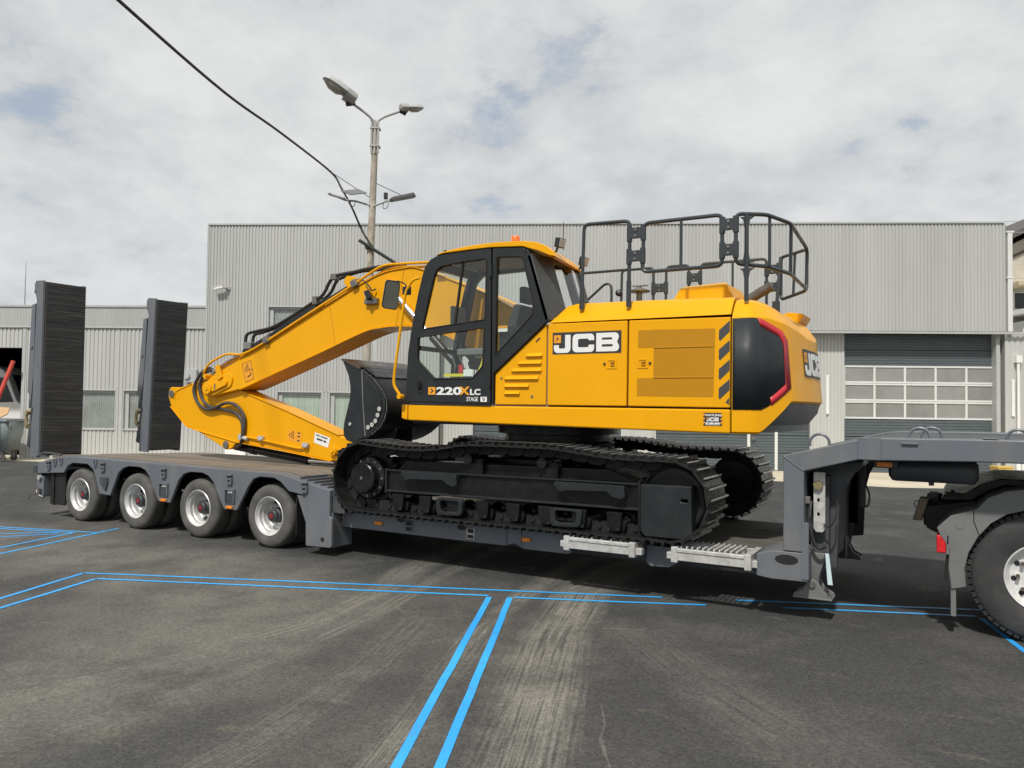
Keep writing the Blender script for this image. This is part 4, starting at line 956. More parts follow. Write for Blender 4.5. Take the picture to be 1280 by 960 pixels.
mb = MB(); mb.cyl((8.02, .6, .513), (8.02, 2.15, .513), .09, n=16); mb.lathe([(.01, -.22), (.2, -.18), (.26, 0), (.2, .18), (.01, .22)], (8.02, 1.375, .513), 24); mb.build('rear_axle', 'void_black', tu)
for y in (.92, 1.74):
    mb = MB(); mb.prism([(7.22, .80), (7.22, 1.00), (7.6, 1.04), (10.5, 1.04), (10.5, .78), (7.5, .78)], y, y + .09); mb.build('chassis_rail', 'void_black', tu, bevel=.006)
mb = MB(); mb.box(7.24, 7.32, .90, 1.85, .82, 1.02); mb.build('rear_crossmember', 'void_black', tu, bevel=.008)
mb = MB(); mb.box(7.17, 7.245, .72, .86, .86, 1.06); mb.mapped(lambda x, y, z: (x - (z - .96) * -.28, y, z)); mb.build('buffer_block', 'nut', tu, bevel=.012)
mb = MB(); mb.tube([(7.175 + .02 * math.cos(R(a)), .75, 1.00 + .03 * math.sin(R(a))) for a in range(0, 360, 30)], .005, 6, True); mb.build('pull_ring', 'steel', tu)
mb = MB(); mb.prism([(7.22, .98), (7.25, .80), (7.33, .76), (7.42, .90), (7.65, .98), (7.62, 1.06)], .74, .88); mb.build('rail_bracket', 'void_black', tu, bevel=.01)
mb = MB(); mb.prism([(7.36, 1.05), (7.38, 1.095), (7.55, 1.12), (7.66, 1.21), (7.80, 1.255), (8.8, 1.26), (8.8, 1.21), (7.82, 1.20), (7.70, 1.14), (7.58, 1.06)], .72, 2.0); mb.build('fifth_wheel_ramp', 'black_paint', tu, bevel=.008)
mb = MB(); mb.box(7.40, 7.52, .70, .80, 1.09, 1.115); mb.cyl((7.45, .75, 1.1), (7.45, .75, 1.14), .015, n=8); mb.build('ramp_hinge', 'void_black', tu, bevel=.003)
# mudguard: swept arch over the drive wheel plus a rear skirt
inner = [(7.545, .40), (7.535, .55), (7.565, .68), (7.63, .81), (7.72, .925), (7.83, 1.005), (7.95, 1.045), (8.09, 1.045), (8.21, 1.005), (8.33, .92), (8.42, .80), (8.47, .70)]
outer_top = [(7.44, .37), (7.42, .55), (7.43, .70), (7.36, .80), (7.34, .855), (7.44, .965), (7.62, 1.03), (7.70, 1.125), (7.82, 1.185), (7.95, 1.21), (8.10, 1.21), (8.24, 1.18), (8.38, 1.09), (8.52, .95), (8.60, .72)]
mb = MB(); mb.prism(outer_top + inner[::-1], ty - .035, ty - .012); mb.build('mudguard_lip', 'grey_plastic', tu, bevel=.008)
mb = MB(); n = len(outer_top); vs = [(x, ty - .012, z) for x, z in outer_top] + [(x, ty + .62, z) for x, z in outer_top] + [(x + .012 * (1 if x < 8 else -1), ty + .62, z - .012) for x, z in outer_top] + [(x + .012 * (1 if x < 8 else -1), ty - .012, z - .012) for x, z in outer_top]
fs = []
for i in range(n - 1):
    for a, b in ((0, 1), (2, 3)): fs.append((a * n + i, a * n + i + 1, b * n + i + 1, b * n + i))
    fs += [(i, i + 1, 3 * n + i + 1, 3 * n + i), (n + i, 2 * n + i, 2 * n + i + 1, n + i + 1)]
mb.add(vs, fs); mb.build('mudguard', 'grey_plastic', tu)
mb = MB(); mb.tube([(7.635, ty - .035, .83), (7.60, ty - .035, .93), (7.60, ty - .035, 1.02)], .004, 6); mb.build('mudguard_seam', 'void_black', tu)
mb = MB(); mb.lathe([(.001, -.002), (.03, -.002), (.032, .004)], (7.50, ty - .037, .89), 16); mb.build('mudguard_cap', 'grey_plastic', tu)
mb = MB(); mb.box(7.435, 7.475, ty - .02, ty + .58, .15, .40); mb.build('mudflap', 'grey_plastic', tu, bevel=.006)
mb = MB(); mb.box(7.335, 7.405, ty - .03, ty + .32, .655, .80); lt = mb.build('tail_lamp', 'lamp_red', tu, bevel=.012)
mb = MB(); mb.box(7.405, 7.43, ty - .035, ty + .34, .645, .81); mb.build('lamp_housing', 'grey_plastic', lt, bevel=.008)
mb = MB(); mb.prism([(7.385, .43), (7.41, .43), (7.425, .65), (7.405, .65)], ty + .0, ty + .03); mb.build('lamp_bracket', 'void_black', tu, bevel=.003)
mb = MB(); mb.box(8.75, 10.3, .45, .85, .45, .95); mb.build('fuel_tank', 'grey_plastic', tu, bevel=.04)

# ================================================================== EXCAVATOR
YC = 1.40
ex = thing('crawler_excavator', 'yellow and black crawler excavator standing on the low-loader, boom folded to the left', 'excavator', (3.33, YC, .55))

# ---------------------------------------------------------------- tracks
def track_path():
    sc_, sr = (1.49, .955), .405; ic, ir = (5.16, .95), .375
    top = [(1.49, sc_[1] + sr), (1.8, 1.335), (2.2, 1.315), (2.55, 1.335), (2.85, 1.385), (3.15, 1.40), (3.6, 1.40), (3.95, 1.395), (4.25, 1.365), (4.6, 1.33), (5.0, 1.325), (5.16, ic[1] + ir)]
    pts = [(v.x, v.y) for v in smooth_path([(a, b, 0) for a, b in top], 10)]
    for k in range(1, 40): a = R(90 - 180 * k / 40); pts.append((ic[0] + ir * math.cos(a), ic[1] + ir * math.sin(a)))
    pts += [(5.16, ic[1] - ir), (4.9, .578), (1.62, .578), (1.42, .585)]
    for k in range(3, 40): a = R(270 - 180 * k / 40); pts.append((sc_[0] + sr * math.cos(a), sc_[1] + sr * math.sin(a)))
    return pts
PATH = track_path(); seglen = []
P2 = [Vector((a, b)) for a, b in PATH]; n = len(P2)
tot = sum((P2[(i + 1) % n] - P2[i]).length for i in range(n)); NS = round(tot / .19)
def along(d):
    d %= tot
    for i in range(n):
        L = (P2[(i + 1) % n] - P2[i]).length
        if d <= L: return P2[i] + (P2[(i + 1) % n] - P2[i]) * (d / L)
        d -= L
    return P2[0]
sm = MB(); SW = .60; pl_ = tot / NS
sm.prism([(-pl_ / 2 + .006, -.012), (-pl_ / 2 + .006, .006), (-.072, .008), (-.066, .036), (-.048, .036), (-.040, .008), (.026, .008), (.034, .036), (.052, .036), (.060, .006), (.080, -.002), (pl_ / 2 + .016, -.008), (pl_ / 2 + .016, -.020), (.06, -.016)], 0, SW)
for yb_ in (.16, .38):                        # bolt windows between the grousers
    sm.box(-.028, .014, yb_, yb_ + .06, .006, .0095)
shoe_me = sm.mesh('shoe', False); shoe_me.materials.append(M['shoe']); shoe_me.materials.append(M['shoe_worn'])
for f_ in shoe_me.polygons:
    if f_.normal.z > .9 and f_.center.z > .03: f_.material_index = 1      # polished grouser tips
cm = MB()
for y in (.215, .335):
    cm.prism([(-.085, -.10), (-.06, -.115), (.06, -.115), (.085, -.10), (.10, -.06), (.085, -.014), (-.085, -.014), (-.10, -.06)], y, y + .045)
cm.cyl((.095, .20, -.062), (.095, .40, -.062), .028, n=8)
link_me = cm.mesh('chain_link'); link_me.materials.append(M['void_black'])
bm_ = MB()
for y in (.10, .46):
    for x in (-.035, .035): bm_.cyl((x, y, .012), (x, y, .020), .014, n=6)
bolt_me = bm_.mesh('shoe_bolts'); bolt_me.materials.append(M['shoe_worn'])
def frame_at(k, Y):
    d = k * pl_ + .05; c = along(d); t_ = (along(d + .06) - along(d - .06)).normalized(); nx, nz = -t_.y, t_.x
    return Matrix(((t_.x, 0, nx, c.x), (0, 1, 0, Y), (t_.y, 0, nz, c.y), (0, 0, 0, 1)))
def track(Y, near):
    root = bpy.data.objects.new('track', None); COL.objects.link(root); root.parent = ex; root.location = OFF[ex.name]; OFF[root.name] = (0, 0, 0)
    for k in range(NS):
        mw = frame_at(k, Y)
        for me, nm in ((shoe_me, 'shoe'), (link_me, 'chain_link')):
            o = bpy.data.objects.new(nm, me); COL.objects.link(o); o.parent = root; o.matrix_local = mw
    # sprocket, idler, rollers
    s = 1 if near else -1; yo = Y + .30
    def yy(a): return yo - s * (.30 - a)          # a = distance from the track's outer edge
    mb = MB(); N = 21; pr = []
    for k in range(N):
        for f, rr in ((0, .30), (.25, .30), (.4, .36), (.6, .36), (.75, .30)): q = 2 * math.pi * (k + f) / N; pr.append((1.49 + rr * math.cos(q), .955 + rr * math.sin(q)))
    mb.prism(pr, yo - .035, yo + .035); mb.build('sprocket', 'black_paint', root, bevel=.004)
    mb = MB(); mb.lathe([(.001, 0), (.165, 0), (.178, .012), (.18, .10), (.24, .12), (.245, .22), (.20, .24), (.20, .30)], (0, 0, 0), 44); mb.mapped(lambda x, y, z: (1.475 + x, yy(.045 + y), .955 + z)); mb.build('final_drive', 'black_paint', root)
    mb = MB()
    for k in range(12): q = 2 * math.pi * k / 12; mb.cyl((1.475 + .212 * math.cos(q), yy(.15), .955 + .212 * math.sin(q)), (1.475 + .212 * math.cos(q), yy(.17), .955 + .212 * math.sin(q)), .016, n=6)
    mb.cyl((1.475, yy(.038), .955), (1.475, yy(.05), .955), .02, n=8); mb.build('drive_bolts', 'steel', root)
    a9, b9 = sorted((yy(.40), yy(.78))); mb = MB(); mb.prism([(1.30, .74), (1.30, 1.16), (1.9, 1.20), (2.3, 1.20), (2.3, .76)], a9, b9); mb.build('travel_motor', 'void_black', root, bevel=.03)
    mb = MB(); mb.lathe([(.06, -.09), (.25, -.085), (.26, -.04), (.285, -.035), (.29, .035), (.26, .04), (.25, .085), (.06, .09)], (5.16, yo, .95), 44, closed=True); mb.build('idler', 'black_paint', root)
    for i in range(8):
        x = 1.98 + i * .375; mb = MB(); mb.lathe([(.03, -.20), (.055, -.20), (.06, -.15), (.09, -.14), (.095, -.10), (.075, -.09), (.075, .09), (.095, .10), (.09, .14), (.06, .15), (.055, .20), (.03, .20)], (x, yo, .665), 20, closed=True); mb.build('bottom_roller', 'black_paint', root)
        mb = MB(); mb.prism([(x - .08, .80), (x - .07, .66), (x - .03, .615), (x + .03, .615), (x + .07, .66), (x + .08, .80)], yy(.08), yy(.12)); mb.build('roller_bracket', 'black_paint', root, bevel=.006)
        mb = MB(); mb.cyl((x - .05, yy(.065), .64), (x - .05, yy(.08), .64), .016, n=6); mb.cyl((x + .05, yy(.065), .64), (x + .05, yy(.08), .64), .016, n=6); mb.build('roller_bolt', 'black_satin', root)
    for x in (2.90, 3.80):
        mb = MB(); mb.lathe([(.02, -.14), (.055, -.14), (.06, -.05), (.075, -.05), (.075, .05), (.06, .05), (.06, .14), (.02, .14)], (x, yo, 1.235), 20, closed=True); mb.cyl((x, yy(.10), 1.235), (x, yy(.18), 1.235), .055, n=16); mb.build('carrier_roller', 'black_paint', root)
        mb = MB(); mb.box(x - .02, x + .16, yy(.20) - .05, yy(.20) + .05, 1.05, 1.24); mb.build('carrier_bracket', 'black_paint', root, bevel=.008)
    # side frame
    a, b = sorted((yy(.13), yy(.47)))
    mb = MB(); mb.prism([(1.80, .83), (1.80, 1.055), (4.86, 1.075), (4.86, .845)], a, b); mb.prism([(1.85, 1.05), (2.0, 1.17), (4.5, 1.20), (4.84, 1.07)], a + .08, b - .02); fr = mb.build('side_frame', 'black_paint', root, bevel=.012)
    a2, b2 = sorted((yy(.10), yy(.16))); mb = MB(); mb.prism([(1.79, .815), (1.79, .84), (4.86, .855), (4.86, .83)], a2, b2); mb.build('lower_flange', 'black_satin', root, bevel=.005)
    mb = MB(); mb.prism([(1.79, 1.052), (1.79, 1.068), (4.86, 1.088), (4.86, 1.072)], a2, b2); mb.build('upper_flange', 'black_satin', root, bevel=.004)
    mb = MB(); mb.box(1.775, 1.80, a2, b2, .80, 1.08); mb.build('frame_end', 'black_satin', root, bevel=.004)
    a3, b3 = sorted((yy(.06), yy(.20))); mb = MB(); plate([(4.87, .66), (4.87, 1.085), (5.37, 1.095), (5.38, .66), (5.30, .60), (4.93, .60)], [fillet2([(5.27, .945), (5.34, .945), (5.34, .97), (5.27, .97)], .012, 3)], a3, b3, 'y', mb); mb.build('idler_cover', 'black_satin', root, bevel=.01)
    mb = MB(); mb.box(4.86, 4.885, a3 - .012, b3, .62, 1.12); mb.build('cover_edge', 'black_paint', root, bevel=.005)
    mb = MB(); mb.lathe([(.30, .0), (.315, .01), (.315, .06), (.25, .06)], (0, 0, 0), 40); mb.mapped(lambda x, y, z: (5.16 + x, yy(.15 + y), .95 + z)); mb.build('idler_flange', 'black_satin', root)
    # steps with serrated upper edge
    for x0 in (2.07, 3.99):
        a4, b4 = sorted((yy(.02), yy(.13))); x1 = x0 + .72
        prs = [(x0 - .01, 1.035)]; nt = 30
        for k in range(nt): xx = x0 + (x1 - x0) * k / nt; prs += [(xx, 1.058 + .004 * (k % 2)), (xx + .015, 1.068)]
        prs += [(x1 + .02, 1.05), (x1 + .03, .96), (x1 - .02, .935), (x1 - .10, .955), (x1 - .16, 1.00), (x0 + .12, .985), (x0 + .06, .965)]
        mb = MB(); mb.prism(prs, a4, a4 + .014 if near else b4); mb.box(x0, x1, a4 + .014, b4, 1.045, 1.058); mb.box(x1 - .012, x1 + .012, a4 + .014, b4, .95, 1.05); mb.build('step', 'black_satin', root, bevel=.003)
    # chain guides
    for x in (2.70, 4.10):
        a5, b5 = sorted((yy(.05), yy(.11)))
        o_ = fillet2([(x - .18, .80), (x + .18, .80), (x + .165, .625), (x - .165, .61)], .05, 4); i_ = fillet2([(x - .12, .775), (x + .12, .775), (x + .11, .665), (x - .11, .655)], .035, 4)
        mb = MB(); plate(o_, [i_], a5, b5, 'y', mb); mb.build('chain_guide', 'black_satin', root, bevel=.008)
    return root
track(0.0, True); track(2.20, False)
mb = MB(); mb.prism([(2.35, .82), (2.2, 1.05), (2.75, 1.24), (3.95, 1.24), (4.5, 1.05), (4.3, .82)], .5, 2.3); mb.build('carbody', 'black_paint', ex, bevel=.02)
mb = MB(); mb.lathe([(.3, 1.2), (.66, 1.2), (.68, 1.24), (.68, 1.40), (.62, 1.42), (.62, 1.49), (.72, 1.50), (.72, 1.60), (.3, 1.62)], (3.33, YC, 0), 56, 'z'); mb.build('slewing_ring', 'black_paint', ex)

# ---------------------------------------------------------------- upper structure
Y0, Y1 = .15, 2.65
mb = MB(); mb.box(2.05, 5.70, Y0 + .10, Y1 - .10, 1.60, 1.74); mb.build('revolving_frame', 'black_paint', ex, bevel=.01)
for ya, yb in ((Y0, Y0 + .11), (Y1 - .11, Y1)):
    mb = MB(); mb.prism([(2.048, 1.635), (2.048, 1.812), (5.698, 1.805), (5.698, 1.585)], ya, yb); mb.build('side_skirt', 'yellow', ex, bevel=.018, seg=3)
    mb = MB(); mb.prism([(1.955, 1.655), (1.955, 1.815), (2.036, 1.812), (2.036, 1.637)], ya + .004, yb); mb.build('skirt_end', 'yellow', ex, bevel=.014)
mb = MB(); mb.box(3.22, 5.70, Y0 + .05, Y1 - .05, 1.76, 2.66); mb.build('engine_bay', 'void_black', ex)
mb = MB(); mb.box(2.15, 3.22, 1.78, Y1 - .02, 1.75, 2.50); mb.build('tool_box', 'yellow', ex, bevel=.03)
mb = MB(); mb.prism([(2.2, 1.7), (2.2, 2.0), (2.6, 2.3), (3.2, 2.3), (3.2, 1.7)], 1.22, 1.64); mb.build('boom_bracket', 'yellow', ex, bevel=.01)
mb = MB(); mb.box(3.2, 3.9, 1.22, Y1 - .02, 1.8, 2.66); mb.build('rear_cover', 'yellow', ex, bevel=.02)
# near side doors
lp_poly = [(3.205, 1.825), (3.205, 2.155), (3.815, 2.662), (3.815, 1.825)]
mb = MB(); mb.prism(lp_poly, Y0, Y0 + .045); lpan = mb.build('louvre_panel', 'yellow', ex, bevel=.012, seg=3)
for z, xa, xb in ((2.352, 3.59, 3.775), (2.275, 3.50, 3.765), (2.198, 3.42, 3.765), (2.115, 3.335, 3.73), (2.035, 3.335, 3.62), (1.96, 3.335, 3.51)):
    mb = MB(); mb.add([(xa, Y0 - .001, z + .012), (xb, Y0 - .001, z + .018), (xb, Y0 - .028, z - .022), (xa - .0, Y0 - .028, z - .022), (xa - .02, Y0 - .001, z - .030), (xb, Y0 - .001, z - .030)], [(0, 1, 2, 3), (3, 2, 5, 4), (0, 3, 4), (1, 5, 2), (0, 4, 5, 1)])
    mb.build('louvre', 'yellow', lpan, bevel=.004)
mb = MB(); mb.prism(fillet2([(3.69, 2.485), (3.735, 2.525), (3.745, 2.515), (3.70, 2.475)], .006, 3), Y0 - .004, Y0 - .0005); mb.build('latch_slot', 'decal_black', lpan)
mb = MB(); mb.cyl((3.655, Y0 - .008, 1.915), (3.655, Y0, 1.915), .014, n=10); mb.cyl((3.285, Y0 - .006, 2.105), (3.285, Y0, 2.105), .012, n=10); mb.build('panel_bolt', 'steel', lpan)
mb = MB(); mb.prism([(3.832, 1.825), (3.832, 2.662), (4.700, 2.658), (4.695, 1.825)], Y0, Y0 + .045); dA = mb.build('side_door', 'yellow', ex, bevel=.010, seg=3)
mb = MB(); mb.prism([(4.712, 1.825), (4.716, 2.658), (5.698, 2.648), (5.694, 1.82)], Y0, Y0 + .045); dB = mb.build('side_door', 'yellow', ex, bevel=.010, seg=3)
# grille set into the rear door: frame lip plus darker perforated sheet
gr = [(4.805, 1.925), (4.805, 2.095), (4.968, 2.098), (4.970, 2.392), (4.812, 2.388), (4.815, 2.560), (5.560, 2.548), (5.545, 1.92)]
mb = MB(); mb.prism(fillet2(gr, .012, 3), Y0 - .0025, Y0 - .0008); gg = mb.build('grille', 'yellow_mesh', dB, smooth=False)
for z in (2.10, 2.385):
    mb = MB(); mb.box(4.975, 5.545, Y0 - .008, Y0 - .0025, z - .006, z + .006); mb.build('grille_rib', 'yellow_mesh', gg, bevel=.003)
# handles
for x, d in ((4.54, dA), (4.86, dB)):
    s_ = -1 if x < 4.7 else 1
    mb = MB(); plate([(x - .055, 2.19), (x + .055, 2.19), (x + .055, 2.285), (x - .055, 2.285)], [[(x - .035, 2.205), (x + .035, 2.205), (x + .035, 2.27), (x - .035, 2.27)]], Y0 - .006, Y0 - .0005, 'y', mb); h_ = mb.build('latch', 'yellow', d, bevel=.002)
    mb = MB(); mb.box(x - .012, x + .030, Y0 - .012, Y0 - .0015, 2.215, 2.232); mb.box(x - .012, x + .030, Y0 - .012, Y0 - .0015, 2.245, 2.262); mb.build('latch_lever', 'yellow_mesh', h_, bevel=.002)
    mb = MB(); mb.cyl((x + s_ * .075, Y0 - .012, 2.24), (x + s_ * .075, Y0, 2.24), .012, n=10); mb.build('latch_lock', 'decal_black', h_)
# hazard stripes
for k in range(4):
    z = 2.43 - .178 * k
    mb = MB(); mb.prism([(5.592, z + .02), (5.603, z), (5.692, z + .085), (5.692, z + .185), (5.594, z + .10)], Y0 - .002, Y0 - .0006); mb.build('hazard_stripe', 'cw_grey', dB, smooth=False)
mb = MB(); mb.prism([(5.655, 1.87), (5.69, 1.845), (5.69, 1.915)], Y0 - .002, Y0 - .0006); mb.build('hazard_stripe', 'cw_grey', dB, smooth=False)

def logo(parent, mp, W_, H_, off=.0012):
    """dark plate with block letters; mp(p, q, d) maps plate metres and depth to space"""
    def sheet(polys, holes, mat_, name, d0, d1, par):
        mb_ = MB()
        sx, sy = W_ / 3.33, H_
        o_ = [(x * sx, y * sy) for x, y in polys]; hs_ = [[(x * sx, y * sy) for x, y in h] for h in holes]
        # slice along x so that the sheet can follow a curved surface
        holed(o_, hs_, lambda p, q: mp(p, q, d0), lambda p, q: mp(p, q, d1), mb_)
        return mb_.build(name, mat_, par, smooth=False)
    nseg = 12; rect = [(3.33 * i / nseg, 0) for i in range(nseg + 1)] + [(3.33 * i / nseg, 1) for i in range(nseg, -1, -1)]
    r_ = sheet(rect, [], 'decal_black', 'logo_plate', 0, off, parent)
    sheet(L_J, [], 'decal_white', 'logo_letter', off + .0004, 2 * off, r_); sheet(L_C, [], 'decal_white', 'logo_letter', off + .0004, 2 * off, r_); sheet(L_B, B_H, 'decal_white', 'logo_letter', off + .0004, 2 * off, r_)
    sheet([(.07, .52), (.42, .52), (.42, .88), (.07, .88)], [], 'decal_orange', 'logo_square', off + .0004, 2 * off, r_)
    sheet([(.17, .63), (.22, .63), (.33, .70), (.22, .77), (.17, .77), (.24, .70)], [], 'decal_black', 'logo_mark', 2 * off + .0004, 2 * off + .001, r_)
logo(dA, lambda p, q, d: (3.888 + p, Y0 - .0008 - d, 2.345 + q), .752, .222)
# dealer sticker on the skirt
mb = MB(); mb.box(5.455, 5.625, Y0 - .003, Y0 - .0006, 1.655, 1.772); stk = mb.build('dealer_sticker', 'decal_black', ex, smooth=False)
logo(stk, lambda p, q, d: (5.482 + p, Y0 - .0034 - d, 1.692 + q), .118, .042, .0006)
lettering('sticker_text', 'WATLING', .026, 'decal_white', stk, (5.470, Y0 - .004, 1.742), (1, 0, 0), (0, 0, 1), 1.28, .0008)
for xa, xb in ((5.474, 5.500), (5.507, 5.548), (5.555, 5.606)): MB().box(xa, xb, Y0 - .0045, Y0 - .0034, 1.671, 1.684).build('sticker_print', 'decal_white', stk, smooth=False)
MB().box(5.474, 5.606, Y0 - .0045, Y0 - .0034, 1.661, 1.666).build('sticker_print', 'decal_white', stk, smooth=False)
for xs in (5.452, 5.612):
    for k in range(3):
        z = 1.668 + k * .036; mb = MB(); mb.prism([(xs, z), (xs + .016, z + .010), (xs + .016, z + .026), (xs, z + .016)], Y0 - .0045, Y0 - .0032); mb.build('sticker_chevron', 'decal_orange', stk, smooth=False)
# hood
def hood_ring(x, zt, zs, yin):
    return [(x, Y0, 2.672), (x, Y0 + .012, 2.69), (x, Y0 + yin, zs), (x, Y0 + yin + .05, zt - .008), (x, Y0 + yin + .14, zt), (x, Y1 - yin - .14, zt), (x, Y1 - yin - .05, zt - .008), (x, Y1 - yin, zs), (x, Y1 - .012, 2.69), (x, Y1, 2.672)]
mb = MB(); mb.loft([hood_ring(3.845, 2.70, 2.685, .03), hood_ring(3.90, 2.765, 2.735, .06), hood_ring(4.00, 2.862, 2.838, .10), hood_ring(4.10, 2.885, 2.86, .12), hood_ring(4.9, 2.875, 2.85, .12), hood_ring(5.70, 2.855, 2.828, .12)]); hd = mb.build('hood', 'yellow', ex, angle=50)
mb = MB(); mb.loft([[(4.98, .62, 2.86), (5.62, .62, 2.85), (5.62, 1.25, 2.85), (4.98, 1.25, 2.86)], [(5.06, .64, 3.01), (5.54, .64, 3.03), (5.54, 1.23, 3.03), (5.06, 1.23, 3.01)], [(5.12, .68, 3.035), (5.50, .68, 3.05), (5.50, 1.2, 3.05), (5.12, 1.2, 3.035)]]); mb.build('hood_box', 'yellow', hd, bevel=.012)
mb = MB(); pt = smooth_path([(5.40, 1.80, 2.84), (5.44, 1.80, 2.98), (5.56, 1.80, 3.07), (5.72, 1.80, 3.16)]); mb.tube(pt, [.055] * (len(pt) - 1) + [.058], 18); mb.build('exhaust_pipe', 'exhaust', ex)
mb = MB(); mb.prism(fillet2([(5.74, 2.78), (5.80, 2.865), (5.87, 2.885), (6.03, 2.86), (5.98, 2.77), (5.9, 2.74)], .02, 3), 2.0, 2.45); mb.build('rear_spoiler', 'yellow', ex, bevel=.01)
mb = MB(); mb.cyl((5.66, 2.35, 2.8), (5.66, 2.35, 3.06), .045, n=16); mb.build('rail_socket', 'rail', ex)
mb = MB(); mb.lathe([(.001, .04), (.05, .04), (.13, .01), (.14, 0), (.13, -.012), (.04, -.02), (.035, -.4), (.001, -.4)], (3.95, 2.45, 3.30), 30, 'z'); mb.cyl((3.95, 2.45, 3.33), (3.95, 2.45, 3.37), .03, n=10); mb.box(3.86, 4.06, 2.43, 2.47, 3.36, 3.375); mb.build('precleaner', 'steel', ex)
mb = MB(); mb.lathe([(.001, .05), (.04, .03), (.05, 0), (.04, -.03), (.001, -.05)], (3.66, 2.48, 3.30), 16, 'z'); mb.build('rail_joint', 'rail', ex)

# ---------------------------------------------------------------- counterweight
HALF = [(5.712, .150), (5.79, .152), (5.845, .158), (5.885, .175), (5.92, .21), (5.975, .29), (6.03, .375), (6.08, .47), (6.115, .56), (6.14, .68), (6.168, .86), (6.19, 1.10), (6.20, 1.40)]
OUT_ = HALF + [(x, 2 * YC - y) for x, y in reversed(HALF[:-1])]
acc = [0.]
for a, b in zip(OUT_[:-1], OUT_[1:]): acc.append(acc[-1] + math.dist(a, b))
def cw_plan(a, off=0.):
    a = max(0., min(acc[-1] - 1e-6, a)); i = 0
    while acc[i + 1] < a: i += 1
    u = (a - acc[i]) / (acc[i + 1] - acc[i])
    def nrm(k):
        p, q = OUT_[max(0, k - 1)], OUT_[min(len(OUT_) - 1, k + 1)]; v = Vector((q[1] - p[1], -(q[0] - p[0]))); return v.normalized()
    N = (nrm(i) * (1 - u) + nrm(i + 1) * u).normalized()
    P = Vector(OUT_[i]) * (1 - u) + Vector(OUT_[i + 1]) * u
    return P + N * off
def cw_flare(a, z):                                     # the rear face leans outwards towards its foot
    s_ = min(1, max(0, (min(a, acc[-1] - a) - .15) / .5)); return s_ * .055 * (2.5 - z) / .6
def cw_pt(a, z, off=0.):
    p = cw_plan(a, cw_flare(a, z) + off); return (p.x, p.y, z)
def crease(a):
    m = min(a, acc[-1] - a); return 2.64 - .13 * min(1, max(0, (m - .35) / .9))
def foot(a):
    m = min(a, acc[-1] - a); return 1.585 if m < .26 else 1.585 + .285 * min(1, (m - .26) / .36)
NA = 72; AA = [acc[-1] * i / NA for i in range(NA + 1)]
rows = []
rows.append([cw_pt(a, foot(a), -.02) for a in AA])
rows.append([cw_pt(a, foot(a) + .02) for a in AA])
for f in (.25, .5, .75): rows.append([cw_pt(a, foot(a) + (crease(a) - foot(a)) * f) for a in AA])
rows.append([cw_pt(a, crease(a)) for a in AA])
rows.append([cw_pt(a, crease(a) + .02, -.012) for a in AA])
def cw_top(a, off, dz):
    p = cw_plan(a, off); return (max(p.x, 5.712), p.y, crease(a) + dz)
rows.append([cw_top(a, -.10, .13) for a in AA]); rows.append([cw_top(a, -.16, .175) for a in AA])
rows.append([(5.712 + (cw_plan(a).x - 5.712) * .45, YC + (cw_plan(a).y - YC) * .8, 2.79 + (crease(a) - 2.51) * .35) for a in AA])
rows.append([(5.712, YC + (cw_plan(a).y - YC) * .7, 2.84) for a in AA])
mb = MB(); mb.loft(rows, closed=False, cap=False); cw = mb.build('counterweight', 'yellow', ex, angle=28)
rows = [[cw_pt(a, 1.60, -.17 if .3 < a < acc[-1] - .3 else -.03) for a in AA], [cw_pt(a, 1.66, -.16 if .3 < a < acc[-1] - .3 else -.03) for a in AA], [cw_pt(a, 1.78, -.055) for a in AA], [cw_pt(a, 1.89, -.028) for a in AA]]
mb = MB(); mb.loft(rows, closed=False, cap=False); mb.add([(5.72, Y0 + .03, 1.60)] + rows[0] + [(5.72, Y1 - .03, 1.60)], [list(range(NA + 3))]); mb.build('counterweight_foot', 'grey_plastic', cw, angle=30)
def cw_decal(name, poly, mat_, off, par):
    """polygon in (distance round the plan, height), cut into slices that follow the curve"""
    bm = bmesh.new(); bm.faces.new([bm.verts.new((a, z, 0)) for a, z in poly])
    lo, hi = min(p[0] for p in poly), max(p[0] for p in poly); k = int((hi - lo) / .03) + 1
    for i in range(1, k):
        bmesh.ops.bisect_plane(bm, geom=bm.verts[:] + bm.edges[:] + bm.faces[:], plane_co=(lo + (hi - lo) * i / k, 0, 0), plane_no=(1, 0, 0))
    bmesh.ops.triangulate(bm, faces=bm.faces)
    bm.verts.index_update(); mb_ = MB(); mb_.add([cw_pt(v.co.x, v.co.y, off) for v in bm.verts], [[v.index for v in f.verts] for f in bm.faces]); bm.free()
    o_ = mb_.build(name, mat_, par); sd_ = o_.modifiers.new('solid', 'SOLIDIFY'); sd_.thickness = .004; return o_
pan = [(.006, 1.805), (.26, 1.805), (.34, 1.84), (.60, 2.03), (.60, 2.44), (.54, 2.52), (.30, 2.615), (.20, 2.635), (.006, 2.63)]
cw_decal('side_cover', pan, 'cw_dark', .006, cw)
cw_decal('red_stripe', [(.235, 2.635), (.30, 2.62), (.545, 2.535), (.622, 2.45), (.622, 2.01), (.37, 1.845), (.358, 1.915), (.552, 2.045), (.552, 2.41), (.50, 2.475), (.262, 2.563)], 'red', .0075, cw)
ca_ = acc[-1] / 2
logo(cw, lambda p, q, d: cw_pt(ca_ - .46 + p, 2.13 + q, .004 + d * 2.5), .92, .27)

